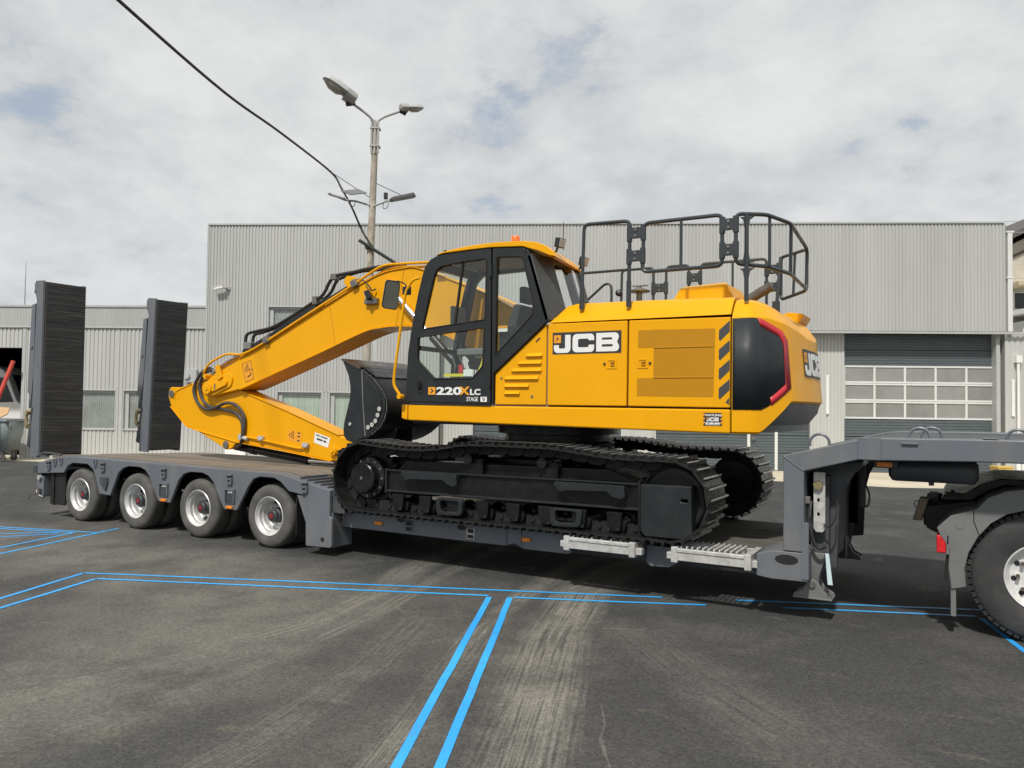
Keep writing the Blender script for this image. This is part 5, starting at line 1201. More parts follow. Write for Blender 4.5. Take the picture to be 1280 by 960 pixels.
# ---------------------------------------------------------------- handrails
def rail_tube(pts, r=.019, name='rail_tube', closed=False, par=None, f=.06):
    mb_ = MB(); mb_.tube(fillet(pts, f, 4, closed), r, 8, closed); return mb_.build(name, 'rail', par)
yr = .20
def V(x, z, y=yr): return (x, y, z)
gp = rail_tube([V(4.185, 2.80), V(4.205, 3.66), V(4.70, 3.645), V(4.69, 2.80)], par=ex, name='handrail'); rail_tube([V(4.20, 3.165), V(4.69, 3.165)], .014, par=gp); rail_tube([V(4.185, 2.80), V(4.19, 3.05)], .026, par=gp); rail_tube([V(4.69, 2.80), V(4.692, 3.05)], .026, par=gp)
gp = rail_tube([V(4.83, 3.13), V(4.845, 3.605), V(5.605, 3.605), V(5.605, 3.13)], closed=True, par=ex, name='handrail'); rail_tube([V(5.215, 3.60), V(5.215, 3.135)], .015, par=gp)
rp = [(5.73, .20), (5.95, .36), (6.09, .72), (6.09, 2.08), (5.95, 2.42), (5.66, 2.58)]
gp = rail_tube([(5.73, .20, 3.60), (5.97, .36, 3.60), (6.11, .74, 3.585), (6.05, 2.02, 3.58)] + [(6.05, 2.02, 3.13), (6.09, .84, 3.12), (5.97, .42, 3.13), (5.73, .20, 3.14)], closed=True, par=ex, name='handrail')
rail_tube([(5.815, .25, 3.59), (5.815, .25, 2.80)], .021, par=gp); rail_tube([(5.985, .42, 3.59), (5.985, .42, 3.13)], .015, par=gp); rail_tube([(6.105, .80, 3.58), (6.09, .86, 3.125)], .017, par=gp)
for zc, sg in ((3.575, -1), (3.15, 1), (3.10, -1)):
    mb = MB(); mb.prism([(5.815 - .06, zc), (5.815 + .075, zc), (5.815 + .03, zc + sg * .03), (5.815 + .018, zc + sg * .10), (5.815 - .018, zc + sg * .10), (5.815 - .03, zc + sg * .03)], .238, .262); mb.build('rail_gusset', 'rail', gp, bevel=.003)
gp = rail_tube([(6.05, 2.05, 3.58), (5.68, 2.52, 3.60), (5.68, 2.52, 3.10), (6.03, 2.10, 3.13)], closed=True, par=ex, name='handrail'); rail_tube([(5.66, 2.35, 2.95), (5.69, 2.45, 3.59)], .02, par=gp); rail_tube([(5.88, 2.27, 3.58), (5.86, 2.29, 3.12)], .015, par=gp)
yf = 2.50
def far_rail(x0, x1, zt=3.595):
    return rail_tube([(x0, yf, 2.86), (x0 + .01, yf, zt), (x1, yf, zt), (x1, yf, 2.86)], .017, 'handrail', par=ex)
far_rail(3.68, 4.12); g2 = far_rail(4.28, 4.58); g3 = far_rail(4.72, 5.52); rail_tube([(5.12, yf, 3.59), (5.12, yf, 2.9)], .014, par=g3)
rail_tube([(3.20, 2.4, 3.18), (3.50, 2.42, 3.43), (3.58, 2.42, 3.40), (3.58, 2.42, 2.86)], .017, 'handrail', par=ex)
def bracket(x0, x1, z, y):
    mb_ = MB(); mb_.box(x0 + .01, x1 - .01, y - .026, y - .012, z - .055, z + .055); b_ = mb_.build('rail_bracket', 'rail', ex, bevel=.004)
    for xx in (x0, x1):
        mb_ = MB(); mb_.cyl((xx, y, z - .075), (xx, y, z + .075), .028, n=12); mb_.build('bracket_clamp', 'rail', b_)
    for dz in (-.028, .028):
        mb_ = MB(); mb_.cyl(((x0 + x1) / 2, y - .034, z + dz), ((x0 + x1) / 2, y - .026, z + dz), .013, n=8); mb_.build('bracket_bolt', 'steel', b_)
bracket(4.695, 4.838, 3.515, yr); bracket(4.692, 4.834, 3.29, yr); bracket(5.605, 5.73, 3.505, yr); bracket(5.605, 5.73, 3.27, yr)
bracket(4.12, 4.285, 3.33, yf); bracket(4.58, 4.72, 3.43, yf); bracket(5.52, 5.66, 3.46, yf); bracket(5.52, 5.66, 3.25, yf)

# ---------------------------------------------------------------- cab
CY0, CY1 = .12, 1.10
door = [(2.03, 1.85), (2.06, 2.41), (2.10, 2.66), (2.14, 2.86), (2.19, 3.08), (2.245, 3.28), (2.285, 3.38), (2.35, 3.445), (2.44, 3.478), (2.55, 3.49), (2.88, 3.50), (3.150, 3.50), (3.165, 1.83)]
h_up = fillet2([(2.245, 2.662), (2.40, 3.24), (2.435, 3.32), (2.50, 3.362), (2.79, 3.388), (3.098, 3.398), (3.088, 2.735)], .03, 4)
h_lo = fillet2([(2.195, 2.575), (3.082, 2.655), (3.066, 2.235), (2.935, 2.105), (2.43, 2.105), (2.19, 2.315)], .025, 4)
mb = MB(); plate(door, [h_up, h_lo], CY0, CY0 + .05, 'y', mb); cd = mb.build('cab_door', 'black_satin', ex, bevel=.008)
def ring_bead(poly, y, r, mat_, par, name):
    mb_ = MB(); mb_.tube([(p[0], y, p[1]) for p in poly], r, 6, True); return mb_.build(name, mat_, par)
ring_bead(h_up, CY0, .008, 'void_black', cd, 'window_seal'); ring_bead(h_lo, CY0, .010, 'void_black', cd, 'window_seal')
mb = MB(); mb.prism(h_up, CY0 + .022, CY0 + .027); mb.build('pane', 'cab_glass', cd, smooth=False)
mb = MB(); mb.prism(h_lo, CY0 + .022, CY0 + .027); mb.build('pane', 'cab_glass', cd, smooth=False)
mb = MB(); mb.prism([(2.675, 2.695), (2.695, 2.697), (2.795, 3.392), (2.770, 3.392)], CY0 + .010, CY0 + .035); mb.build('window_bar', 'void_black', cd)
mb = MB(); mb.lathe([(.001, .004), (.03, .002), (.05, -.004), (.058, .0), (.06, .006)], (2.235, CY0 - .002, 2.03), 24); mb.mapped(lambda x, y, z: (x, y, 2.03 + (z - 2.03) * 1.75)); mb.build('door_lock_plate', 'void_black', cd)
mb = MB(); mb.lathe([(.001, -.012), (.022, -.012), (.028, .0)], (2.235, CY0 - .006, 2.03), 20); mb.mapped(lambda x, y, z: (x, y, 2.03 + (z - 2.03) * 1.8)); mb.build('door_handle', 'black_paint', cd)
for x, z in ((3.158, 3.25), (3.160, 2.08)):
    mb = MB(); mb.cyl((x, CY0 - .012, z - .06), (x, CY0 - .012, z + .06), .016, n=10); mb.build('hinge', 'black_satin', cd)
quarter = [(3.168, 3.50), (3.54, 3.475), (3.60, 3.445), (3.635, 3.39), (3.857, 2.70), (3.822, 2.672), (3.196, 2.152), (3.196, 1.83), (3.182, 1.83)]
h_bk = fillet2([(3.222, 3.405), (3.515, 3.385), (3.545, 3.36), (3.672, 2.88), (3.668, 2.765), (3.215, 2.345)], .03, 4)
mb = MB(); plate(quarter, [h_bk], CY0, CY0 + .05, 'y', mb); cq = mb.build('cab_quarter', 'black_satin', ex, bevel=.008)
ring_bead(h_bk, CY0, .009, 'void_black', cq, 'window_seal'); mb = MB(); mb.prism(h_bk, CY0 + .022, CY0 + .027); mb.build('pane', 'cab_glass', cq, smooth=False)
mb = MB(); mb.cyl((3.63, CY0 - .006, 2.60), (3.63, CY0, 2.60), .018, n=12); mb.cyl((3.575, CY0 - .006, 3.44), (3.575, CY0, 3.44), .016, n=12); mb.build('cab_bolt', 'void_black', cq)
# far side, front, rear, floor
full = door[:-2] + [(3.54, 3.475), (3.635, 3.39), (3.855, 2.70), (3.205, 2.275), (3.205, 1.83)]
mb = MB(); plate(full, [fillet2([(2.12, 1.98), (2.16, 2.45), (2.36, 3.30), (2.46, 3.39), (3.22, 3.41), (3.22, 1.98)], .04, 4), fillet2([(3.28, 2.45), (3.29, 3.41), (3.54, 3.39), (3.72, 2.82), (3.62, 2.66)], .04, 4)], CY1 - .05, CY1, 'y', mb); mb.build('cab_far_side', 'black_satin', ex, bevel=.006)
fr_pts = [(2.03, 1.85), (2.06, 2.41), (2.14, 2.86), (2.245, 3.28), (2.285, 3.38), (2.35, 3.445)]
def front_xz(q):
    L = [0]
    for a, b in zip(fr_pts[:-1], fr_pts[1:]): L.append(L[-1] + math.dist(a, b))
    d = q * L[-1]; i = 0
    while i < len(L) - 2 and L[i + 1] < d: i += 1
    u = (d - L[i]) / (L[i + 1] - L[i]); return fr_pts[i][0] + (fr_pts[i + 1][0] - fr_pts[i][0]) * u, fr_pts[i][1] + (fr_pts[i + 1][1] - fr_pts[i][1]) * u
mb = MB()
for ya, yb in ((CY0 + .05, CY0 + .10), (CY1 - .10, CY1 - .05)):
    for i in range(12):
        (xa, za), (xb, zb) = front_xz(i / 12), front_xz((i + 1) / 12); mb.prism([(xa, za), (xb, zb), (xb + .05, zb), (xa + .05, za)], ya, yb)
for q0, q1 in ((0, .08), (.36, .39), (.93, 1)):
    (xa, za), (xb, zb) = front_xz(q0), front_xz(q1); mb.prism([(xa, za), (xb, zb), (xb + .05, zb), (xa + .05, za)], CY0 + .10, CY1 - .10)
mb.build('cab_front_frame', 'black_satin', ex)
mb = MB(); vs = []
for i in range(13): x, z = front_xz(i / 12); vs += [(x + .02, CY0 + .08, z), (x + .02, CY1 - .08, z)]
mb.add(vs, [(2 * i, 2 * i + 1, 2 * i + 3, 2 * i + 2) for i in range(12)]); mb.build('windscreen', 'cab_glass', ex)
def rr3(y, q, d): return (3.857 - .222 * q - d * .95 + .10 * min(1, max(0, (y - .12) / .27)), y, 2.70 + .70 * q - d * .3)
mb = MB(); hr = fillet2([(.405, .04), (1.04, .04), (1.04, .95), (.405, .95)], .05, 4)
holed([(CY0 + .0, 0), (.39, 0), (CY1, 0), (CY1, 1), (.39, 1), (CY0 + .0, 1)], [hr], lambda p, q: rr3(p, q, -.002), lambda p, q: rr3(p, q, .05), mb); cr = mb.build('cab_rear', 'cw_grey', ex, bevel=.01)
mb = MB(); mb.add([rr3(.395, .03, .01), rr3(1.05, .03, .01), rr3(1.05, .96, .01), rr3(.395, .96, .01)], [(0, 1, 2, 3)]); mb.build('rear_window', 'cab_glass', cr, smooth=False)
mb = MB(); mb.add([rr3(.46, .86, -.012), rr3(.72, .86, -.012), rr3(.72, .90, -.012), rr3(.46, .90, -.012)], [(0, 1, 2, 3)]); mb.build('rear_sticker', 'void_black', cr, smooth=False)
mb = MB(); mb.box(2.06, 3.84, CY0 + .05, CY1 - .05, 1.80, 1.87); mb.build('cab_floor', 'interior_grey', ex, bevel=.01)
mb = MB(); mb.prism([(3.24, 1.87), (3.24, 2.26), (3.55, 2.46), (3.84, 2.66), (3.84, 1.87)], CY0 + .055, CY1 - .055); mb.build('cab_rear_shelf', 'interior_grey', ex, bevel=.01)
roofp = [(2.43, 3.482), (2.50, 3.508), (2.66, 3.532), (2.90, 3.552), (3.21, 3.558), (3.55, 3.54), (3.70, 3.515), (3.82, 3.465), (3.90, 3.40), (3.93, 3.345), (3.86, 3.36), (3.72, 3.425), (3.62, 3.455), (3.54, 3.484), (3.15, 3.508), (2.88, 3.506), (2.55, 3.498)]
mb = MB(); mb.prism(roofp, CY0 - .012, CY1 + .02); mb.mapped(lambda x, y, z: (x - (.16 if y > .5 and x > 3.6 else 0), y, z)); rf = mb.build('cab_roof', 'yellow', ex, bevel=.02, seg=3)
mb = MB(); mb.box(2.42, 3.60, CY0 + .05, CY1 - .05, 3.44, 3.48); mb.build('cab_headliner', 'interior_grey', ex)
mb = MB(); mb.lathe([(.052, 0), (.052, .015)], (3.28, .42, 3.56), 20, 'z'); mb.lathe([(.048, .012), (.048, .10), (.038, .115), (.001, .117)], (3.28, .42, 3.56), 20, 'z'); mb.build('beacon', 'beacon', rf)
def worklight(p, d, par, s_=1.):
    P = Vector(p); D = Vector(d).normalized(); U = Vector((0, 0, 1)); U = (U - D * U.dot(D)).normalized(); S_ = D.cross(U)
    def bx(a0, a1, b0, b1, c0, c1): return [P + D * a + S_ * b + U * c for a in (a0, a1) for b in (b0, b1) for c in (c0, c1)]
    F = [(0, 1, 3, 2), (4, 6, 7, 5), (0, 4, 5, 1), (2, 3, 7, 6), (0, 2, 6, 4), (1, 5, 7, 3)]
    mb_ = MB(); mb_.add(bx(-.05 * s_, .012 * s_, -.055 * s_, .055 * s_, -.05 * s_, .05 * s_), F); b_ = mb_.build('work_light', 'black_satin', par, bevel=.008)
    mb_ = MB(); mb_.add(bx(.0125 * s_, .016 * s_, -.047 * s_, .047 * s_, -.042 * s_, .042 * s_), F); mb_.build('light_lens', 'lens', b_)
    mb_ = MB(); mb_.tube([P - D * .03, P - D * .05 - U * .09, P - D * .10 - U * .12], .012, 6); mb_.build('light_bracket', 'black_satin', b_)
worklight((3.92, .26, 3.51), (.8, -.15, -.15), rf); worklight((3.86, .98, 3.44), (.8, -.1, -.2), rf); 
worklight((.60, 1.10, 3.27), (-.75, -.45, -.35), ex, 1.15)
mb = MB(); mb.tube([(3.80, .55, 3.5), (3.80, .55, 3.80)], .004, 5); mb.build('aerial', 'void_black', rf)
# yellow grab rail, mirror
mb = MB(); mb.tube(fillet([(2.22, .10, 3.245), (2.14, .065, 3.22), (2.055, .06, 3.07), (1.915, .06, 2.14), (1.912, .06, 2.03), (2.0, .07, 1.915)], .05, 4), .017, 8); mb.build('grab_rail', 'yellow', ex)
mb = MB(); mb.cyl((2.0, .04, 1.905), (2.0, .11, 1.905), .028, n=14); mb.build('rail_foot', 'yellow', ex)
mc = Vector((1.885, .03, 3.06)); mn = Vector((.72, -.62, -.30)).normalized(); mu = (Vector((.16, .0, 1)) - mn * Vector((.16, 0, 1)).dot(mn)).normalized(); ms = mn.cross(mu)
def mir(p, q, d): return tuple(mc + ms * p + mu * q + mn * d)
mp_ = fillet2([(-.095, -.165), (.09, -.165), (.095, .165), (-.075, .165)], .045, 5)
mb = MB(); n_ = len(mp_); mb.loft([[mir(p * .8, q * .85, -.05) for p, q in mp_], [mir(p, q, -.03) for p, q in mp_], [mir(p, q, 0) for p, q in mp_]]); mr = mb.build('mirror', 'black_satin', ex)
mb = MB(); mb.loft([[mir(p * .9, q * .93, .0008) for p, q in mp_], [mir(p * .9, q * .93, .002) for p, q in mp_]]); mb.build('mirror_glass', 'mirror_glass', mr, smooth=False)
mb = MB(); mb.tube(fillet([mir(0, .10, -.03), mir(-.03, .17, -.03), mir(-.14, .15, -.02), (2.06, .07, 3.13)], .03, 4), .008, 8); mb.box(2.02, 2.10, .05, .11, 3.06, 3.15); mb.build('mirror_bracket', 'black_satin', mr)
# interior
mb = MB(); mb.loft([[(2.72, .38, 2.22), (3.16, .38, 2.20), (3.16, .84, 2.20), (2.72, .84, 2.22)], [(2.70, .36, 2.30), (3.20, .36, 2.29), (3.20, .86, 2.29), (2.70, .86, 2.30)], [(2.74, .40, 2.35), (3.18, .40, 2.33), (3.18, .82, 2.33), (2.74, .82, 2.35)]]); mb.loft([[(3.10, .38, 2.30), (3.22, .38, 2.28), (3.22, .84, 2.28), (3.10, .84, 2.30)], [(3.20, .37, 2.65), (3.31, .37, 2.63), (3.31, .85, 2.63), (3.20, .85, 2.65)], [(3.27, .41, 2.93), (3.36, .41, 2.92), (3.36, .81, 2.92), (3.27, .81, 2.93)]]); mb.box(3.29, 3.37, .49, .73, 2.95, 3.13); mb.box(2.85, 3.15, .45, .77, 1.87, 2.2); mb.build('operator_seat', 'seat_fabric', ex, bevel=.02)
for y in (.27, .90):
    mb = MB(); mb.box(2.66, 3.10, y - .06, y + .06, 2.36, 2.44); c_ = mb.build('console', 'interior_grey', ex, bevel=.02)
    mb = MB(); mb.tube([(2.70, y, 2.44), (2.67, y, 2.60)], .012, 8); mb.lathe([(.001, .06), (.025, .05), (.03, .0), (.022, -.06), (.001, -.07)], (2.66, y, 2.66), 14, 'z'); mb.build('joystick', 'void_black', c_)
mb = MB(); mb.box(2.22, 2.26, .72, 1.0, 2.75, 3.0); mb.tube([(2.2, .98, 2.4), (2.24, .95, 2.8)], .015, 6); mb.build('display', 'interior_grey', ex, bevel=.01)
for y in (.5, .66):
    mb = MB(); mb.tube([(2.38, y, 1.87), (2.46, y, 2.26), (2.40, y, 2.40)], .011, 6); mb.box(2.26, 2.46, y - .05, y + .05, 1.90, 1.93); mb.build('pedal_lever', 'steel', ex)
mb = MB(); mb.tube(smooth_path([(2.94, .24, 2.15), (3.0, .24, 2.28), (3.03, .24, 2.42), (3.05, .24, 2.58)]), .028, 8); mb.build('console_lock_lever', 'hivis', ex)
mb = MB(); mb.box(2.54, 2.80, CY0 + .028, CY0 + .031, 2.128, 2.160); mb.build('window_sticker', 'hivis', cd, smooth=False)
mb = MB(); mb.box(2.80, 2.92, CY0 + .028, CY0 + .031, 2.130, 2.205); mb.build('window_sticker', 'decal_white', cd, smooth=False)
mb = MB(); mb.box(2.735, 2.79, CY0 + .028, CY0 + .031, 2.165, 2.255); mb.build('window_sticker', 'red', cd, smooth=False)
mb = MB(); mb.box(3.235, 3.35, CY0 + .028, CY0 + .031, 2.60, 2.635); mb.build('window_sticker', 'decal_white', cq, smooth=False)
mb = MB(); mb.box(3.235, 3.35, CY0 + .028, CY0 + .031, 2.637, 2.665); mb.build('window_sticker', 'decal_orange', cq, smooth=False)
# model lettering on the door
yl = CY0 - .0015
mb = MB(); mb.box(2.355, 2.452, yl - .002, yl, 1.928, 2.012); qd = mb.build('logo_square', 'decal_orange', cd, smooth=False)
mb = MB(); mb.prism([(2.385, 1.945), (2.40, 1.945), (2.43, 1.97), (2.40, 1.995), (2.385, 1.995), (2.405, 1.97)], yl - .003, yl - .002); mb.build('logo_mark', 'decal_black', qd, smooth=False)
lettering('door_lettering', '220', .112, 'decal_white', cd, (2.464, yl, 1.931), (1, 0, 0), (0, 0, 1), 2.0, .004)
lettering('door_lettering', 'X', .118, 'decal_orange', cd, (2.775, yl, 1.931), (1, 0, 0), (0, 0, 1), 1.42, .0045)
lettering('door_lettering', 'LC', .086, 'decal_white', cd, (2.905, yl, 1.929), (1, 0, 0), (0, 0, 1), 1.35, .003)
lettering('door_lettering', 'STAGE', .062, 'decal_white', cd, (2.866, yl, 1.860), (1, 0, 0), (0, 0, 1), .80, .0008)
mb = MB(); mb.box(3.045, 3.125, yl - .002, yl, 1.853, 1.907); qv = mb.build('stage_badge', 'decal_white', cd, smooth=False)
lettering('door_lettering', 'V', .06, 'decal_black', qv, (3.068, yl - .003, 1.860), (1, 0, 0), (0, 0, 1), 1.0, .001)

# ---------------------------------------------------------------- boom, stick, bucket
BY0, BY1 = 1.20, 1.64
b_top = [(-2.745, 2.02), (-2.72, 2.12), (-2.62, 2.19), (-2.24, 2.345), (-1.94, 2.47), (-1.11, 2.815), (-.33, 3.135), (.28, 3.39), (.50, 3.475), (.70, 3.545), (.91, 3.59), (1.13, 3.605), (1.34, 3.60), (1.68, 3.48), (2.03, 3.35), (2.42, 3.19), (2.68, 3.06), (2.92, 2.90), (3.02, 2.62), (3.0, 2.2), (2.92, 1.98)]
b_bot = [(2.70, 1.90), (2.56, 2.0), (2.42, 2.32), (2.1, 2.58), (1.7, 2.76), (1.40, 2.83), (1.09, 2.855), (.76, 2.845), (.45, 2.79), (-.31, 2.535), (-1.09, 2.285), (-1.71, 2.085), (-1.92, 2.02), (-2.10, 1.985), (-2.30, 1.95), (-2.50, 1.905), (-2.64, 1.905), (-2.72, 1.95)]
def soften(pl, i0, i1):
    mid_ = [(v.x, v.y) for v in smooth_path([(a, b, 0) for a, b in pl[i0:i1]], 5)]; return pl[:i0] + mid_ + pl[i1:]
b_side = soften(b_top, 6, 19) + soften(b_bot, 2, 11)
mb = MB(); mb.prism(b_side, BY0, BY1); bo = mb.build('boom', 'yellow', ex, bevel=.012, angle=20)
def ribbon(path, y0, y1, th):
    """plate of thickness th laid along a path in X-Z"""
    P = [Vector((a, b)) for a, b in path]; rings = []
    for i, p in enumerate(P):
        d = (P[min(i + 1, len(P) - 1)] - P[max(i - 1, 0)]).normalized(); nn = Vector((-d.y, d.x)) * th
        rings.append([(p.x, y0, p.y), (p.x, y1, p.y), (p.x + nn.x, y1, p.y + nn.y), (p.x + nn.x, y0, p.y + nn.y)])
    return MB().loft(rings)
ribbon(soften(b_top, 6, 19)[4:62], BY0 - .018, BY1 + .018, .014).build('boom_top_plate', 'yellow', bo, bevel=.003)
ribbon(soften(b_bot, 2, 11)[8:-5], BY0 - .018, BY1 + .018, .014).build('boom_bottom_plate', 'yellow', bo, bevel=.003)
for x0, z0, x1, z1 in ((1.145, 3.60, 1.03, 2.86), (-.15, 3.20, -.03, 2.63)):
    mb = MB(); mb.tube([(x0, BY0 - .001, z0), (x1, BY0 - .001, z1)], .004, 6); mb.build('weld_seam', 'yellow_mesh', bo)
mb = MB(); mb.prism(fillet2([(-2.74, 2.0), (-2.66, 2.16), (-2.15, 2.27), (-2.06, 2.20), (-2.10, 2.06), (-2.5, 1.915), (-2.68, 1.91)], .06, 4), BY0 - .022, BY0 - .001); mb.build('boom_nose_plate', 'yellow', bo, bevel=.006)
mb = MB(); mb.cyl((-2.585, BY0 - .075, 2.035), (-2.585, BY0 - .02, 2.035), .098, n=28); mb.cyl((-2.585, BY0 - .085, 2.035), (-2.585, BY0 - .074, 2.035), .045, n=20); mb.build('nose_pin', 'yellow', bo, bevel=.008)
mb = MB(); mb.prism(fillet2([(-2.56, 2.01), (-2.53, 2.07), (-2.24, 2.165), (-2.16, 2.14), (-2.17, 2.08), (-2.48, 1.975)], .03, 4), BY0 - .055, BY0 - .022); mb.build('pin_keeper', 'yellow', bo, bevel=.006)
mb = MB(); mb.box(-2.43, -2.405, BY0 - .062, BY0 - .055, 2.02, 2.10); mb.build('keeper_bolt', 'steel', bo)
def sticker(name, poly, mat_, y, par, th=.001):
    mb_ = MB(); mb_.prism(poly, y - th, y); return mb_.build(name, mat_, par, smooth=False)
sk = sticker('warning_sticker', [(-1.885, 2.40), (-1.70, 2.445), (-1.625, 2.175), (-1.80, 2.12)], 'decal_orange', BY0 - .0012, bo)
def tri_out(cx, cz, s_, a, y, par):
    pts = [(cx + s_ * math.cos(R(a + k * 120)), cz + s_ * math.sin(R(a + k * 120))) for k in range(3)]
    mb_ = MB(); mb_.tube([(p[0], y, p[1]) for p in pts], .005, 4, True); mb_.tube([(cx, y, cz - s_ * .25), (cx, y, cz + s_ * .35)], .006, 4); mb_.build('warning_triangle', 'decal_black', par)
tri_out(-1.77, 2.345, .055, 100, BY0 - .004, sk)
mb = MB(); mb.tube([(-1.885, BY0 - .003, 2.40), (-1.70, BY0 - .003, 2.445), (-1.625, BY0 - .003, 2.175), (-1.80, BY0 - .003, 2.12)], .0035, 4, True); mb.tube([(-1.82, BY0 - .003, 2.275), (-1.655, BY0 - .003, 2.32)], .0035, 4); mb.tube([(-1.76, BY0 - .003, 2.20), (-1.69, BY0 - .003, 2.235), (-1.695, BY0 - .003, 2.27)], .008, 4); mb.build('sticker_print', 'decal_black', sk)
# pipes and hoses on the boom
p1 = smooth_path([(-2.71, 1.17, 2.27), (-2.60, 1.17, 2.40), (-2.45, 1.17, 2.47), (-2.18, 1.17, 2.55), (-1.85, 1.17, 2.545), (-1.4, 1.17, 2.70), (-.6, 1.17, 3.05), (.27, 1.17, 3.43), (.60, 1.17, 3.585), (.82, 1.17, 3.665), (1.10, 1.17, 3.67), (1.75, 1.17, 3.645)], 5)
mb = MB(); mb.tube(p1, .018, 8); mb.build('boom_pipe', 'yellow', bo)
p2 = smooth_path([(-2.50, 1.23, 2.24), (-2.35, 1.23, 2.38), (-2.08, 1.23, 2.47), (-1.32, 1.23, 2.73), (-.5, 1.23, 3.085), (.30, 1.23, 3.43), (.62, 1.23, 3.545), (.96, 1.23, 3.635), (1.7, 1.23, 3.60)], 5)
mb = MB(); mb.tube(p2, .017, 8); mb.build('boom_pipe', 'yellow', bo)
mb = MB(); mb.tube(smooth_path([(-2.52, 1.20, 2.30), (-2.2, 1.2, 2.46), (-1.95, 1.2, 2.535)], 5), .024, 8); mb.build('hose_sleeve', 'lens', bo)
for x, z in ((-1.35, 2.74), (.33, 3.46)):
    mb = MB(); mb.box(x - .05, x + .05, 1.13, 1.27, z - .05, z + .05); mb.mapped(lambda a, b, c, x=x, z=z: (x + (a - x) * .92 - (c - z) * .4, b, z + (c - z) * .9 + (a - x) * .4)); mb.build('pipe_clamp', 'steel', bo, bevel=.008)
for x, z in ((-.32, 3.16), (-1.20, 2.80)):
    mb = MB(); mb.tube([(x - .07, 1.205, z - .032), (x + .07, 1.205, z + .03)], .021, 8); mb.build('pipe_clip', 'void_black', bo)
mb = MB(); mb.prism([(-2.37, 2.14), (-2.44, 2.36), (-2.36, 2.40), (-2.27, 2.20)], 1.15, 1.18); mb.build('pipe_bracket', 'yellow', bo, bevel=.006)
mb = MB(); mb.cyl((-2.63, 1.12, 2.22), (-2.63, 1.30, 2.22), .035, n=14); mb.build('pipe_union', 'yellow', bo)
mb = MB(); mb.cyl((.22, 1.16, 3.50), (.22, 1.30, 3.50), .075, n=18); mb.build('cylinder_lug', 'yellow', bo)
# arm cylinder above the boom
ya = 1.42
mb = MB(); mb.cyl((-2.02, ya, 2.57), (.24, ya, 3.50), .085, n=22); mb.cyl((-2.02, ya, 2.57), (-1.90, ya, 2.62), .10, n=22); ac = mb.build('arm_cylinder', 'black_paint', ex)
mb = MB(); mb.cyl((-3.56, ya, 1.965), (-2.0, ya, 2.578), .05, n=18); mb.build('cylinder_rod', 'chrome', ac)
mb = MB(); mb.box(-2.02, -1.86, ya - .10, ya + .05, 2.63, 2.74); mb.build('cylinder_head_block', 'block_grey', ac, bevel=.015)
for dy, off in ((-.07, .0), (.07, .03)):
    pth = smooth_path([(-2.00, ya + dy, 2.72), (-1.96, ya + dy, 2.86), (-1.75, ya + dy, 2.90), (-1.35, ya + dy, 2.97 + off), (-.65, ya + dy, 3.26 + off), (-.42, ya + dy, 3.38 + off), (-.30, ya + dy, 3.55 + off), (-.18, ya + dy, 3.63), (.15, ya + dy, 3.66 + off), (.45, ya + dy, 3.69), (.95, ya + dy, 3.71)], 5)
    mb = MB(); mb.tube(pth, .024, 8); mb.build('hydraulic_hose', 'cable', ac)
mb = MB(); mb.box(-.60, -.52, ya - .11, ya + .11, 3.24, 3.36); mb.build('hose_clamp', 'steel', ac, bevel=.01)
mb = MB(); mb.box(-.25, -.15, ya - .12, ya - .03, 3.57, 3.66); mb.build('hose_clamp', 'steel', ac, bevel=.01)
mb = MB(); mb.tube(smooth_path([(.70, 1.17, 3.36), (.66, 1.13, 3.34), (.62, 1.12, 3.40), (.50, 1.16, 3.48)]), .010, 6); mb.build('light_lead', 'cable', bo)
mb = MB(); mb.box(.52, .74, 1.14, 1.20, 3.16, 3.24); mb.build('light_mount', 'steel', bo, bevel=.01)
# boom cylinders
for y in (1.145, 1.70):
    mb = MB(); mb.cyl((.93, y, 3.38), (1.72, y, 2.62), .036, n=16); br = mb.build('boom_cylinder_rod', 'chrome', ex)
    mb = MB(); mb.cyl((1.66, y, 2.68), (2.40, y, 1.97), .052, n=16); mb.build('boom_cylinder', 'black_paint', ex)
    mb = MB(); mb.cyl((.93, y - .045, 3.385), (.93, y + .045, 3.385), .085, n=20); mb.build('cylinder_eye', 'yellow', br)
# block of hoses where the boom meets the cab
mb = MB(); mb.box(1.70, 1.84, 1.10, 1.30, 3.52, 3.70); mb.cyl((1.80, 1.08, 3.66), (1.92, 1.06, 3.74), .03, n=10); mb.tube(smooth_path([(1.78, 1.1, 3.62), (1.86, 1.06, 3.72), (1.96, 1.06, 3.70), (1.98, 1.1, 3.58)]), .018, 8); mb.build('hose_block', 'void_black', bo, bevel=.012)
# stick
SY0, SY1 = 1.28, 1.56
st = fillet2([(-3.705, 1.93), (-3.655, 2.055), (-3.40, 2.045), (-3.12, 2.115), (-2.72, 2.20), (-2.36, 2.12), (-2.03, 2.0), (-1.02, 1.70), (.03, 1.36), (.33, 1.29), (.28, 1.11), (.05, 1.03), (-.14, 1.015), (-1.0, 1.115), (-2.06, 1.215), (-2.18, 1.10), (-2.31, 1.085), (-2.42, 1.14), (-3.04, 1.385), (-3.22, 1.43), (-3.62, 1.745)], .05, 3)
mb = MB(); mb.prism(st, SY0, SY1); sk_ = mb.build('stick', 'yellow', ex, bevel=.014, angle=20)
ribbon([(-2.36, 2.115), (-2.03, 2.0), (-1.02, 1.70), (.0, 1.37)], SY0 - .016, SY1 + .016, .014).build('stick_top_plate', 'yellow', sk_, bevel=.003)
ribbon([(-3.62, 1.745), (-3.22, 1.43), (-3.04, 1.388), (-2.06, 1.218), (-1.0, 1.116), (-.14, 1.016)][::-1], SY0 - .016, SY1 + .016, .012).build('stick_bottom_plate', 'yellow', sk_, bevel=.003)
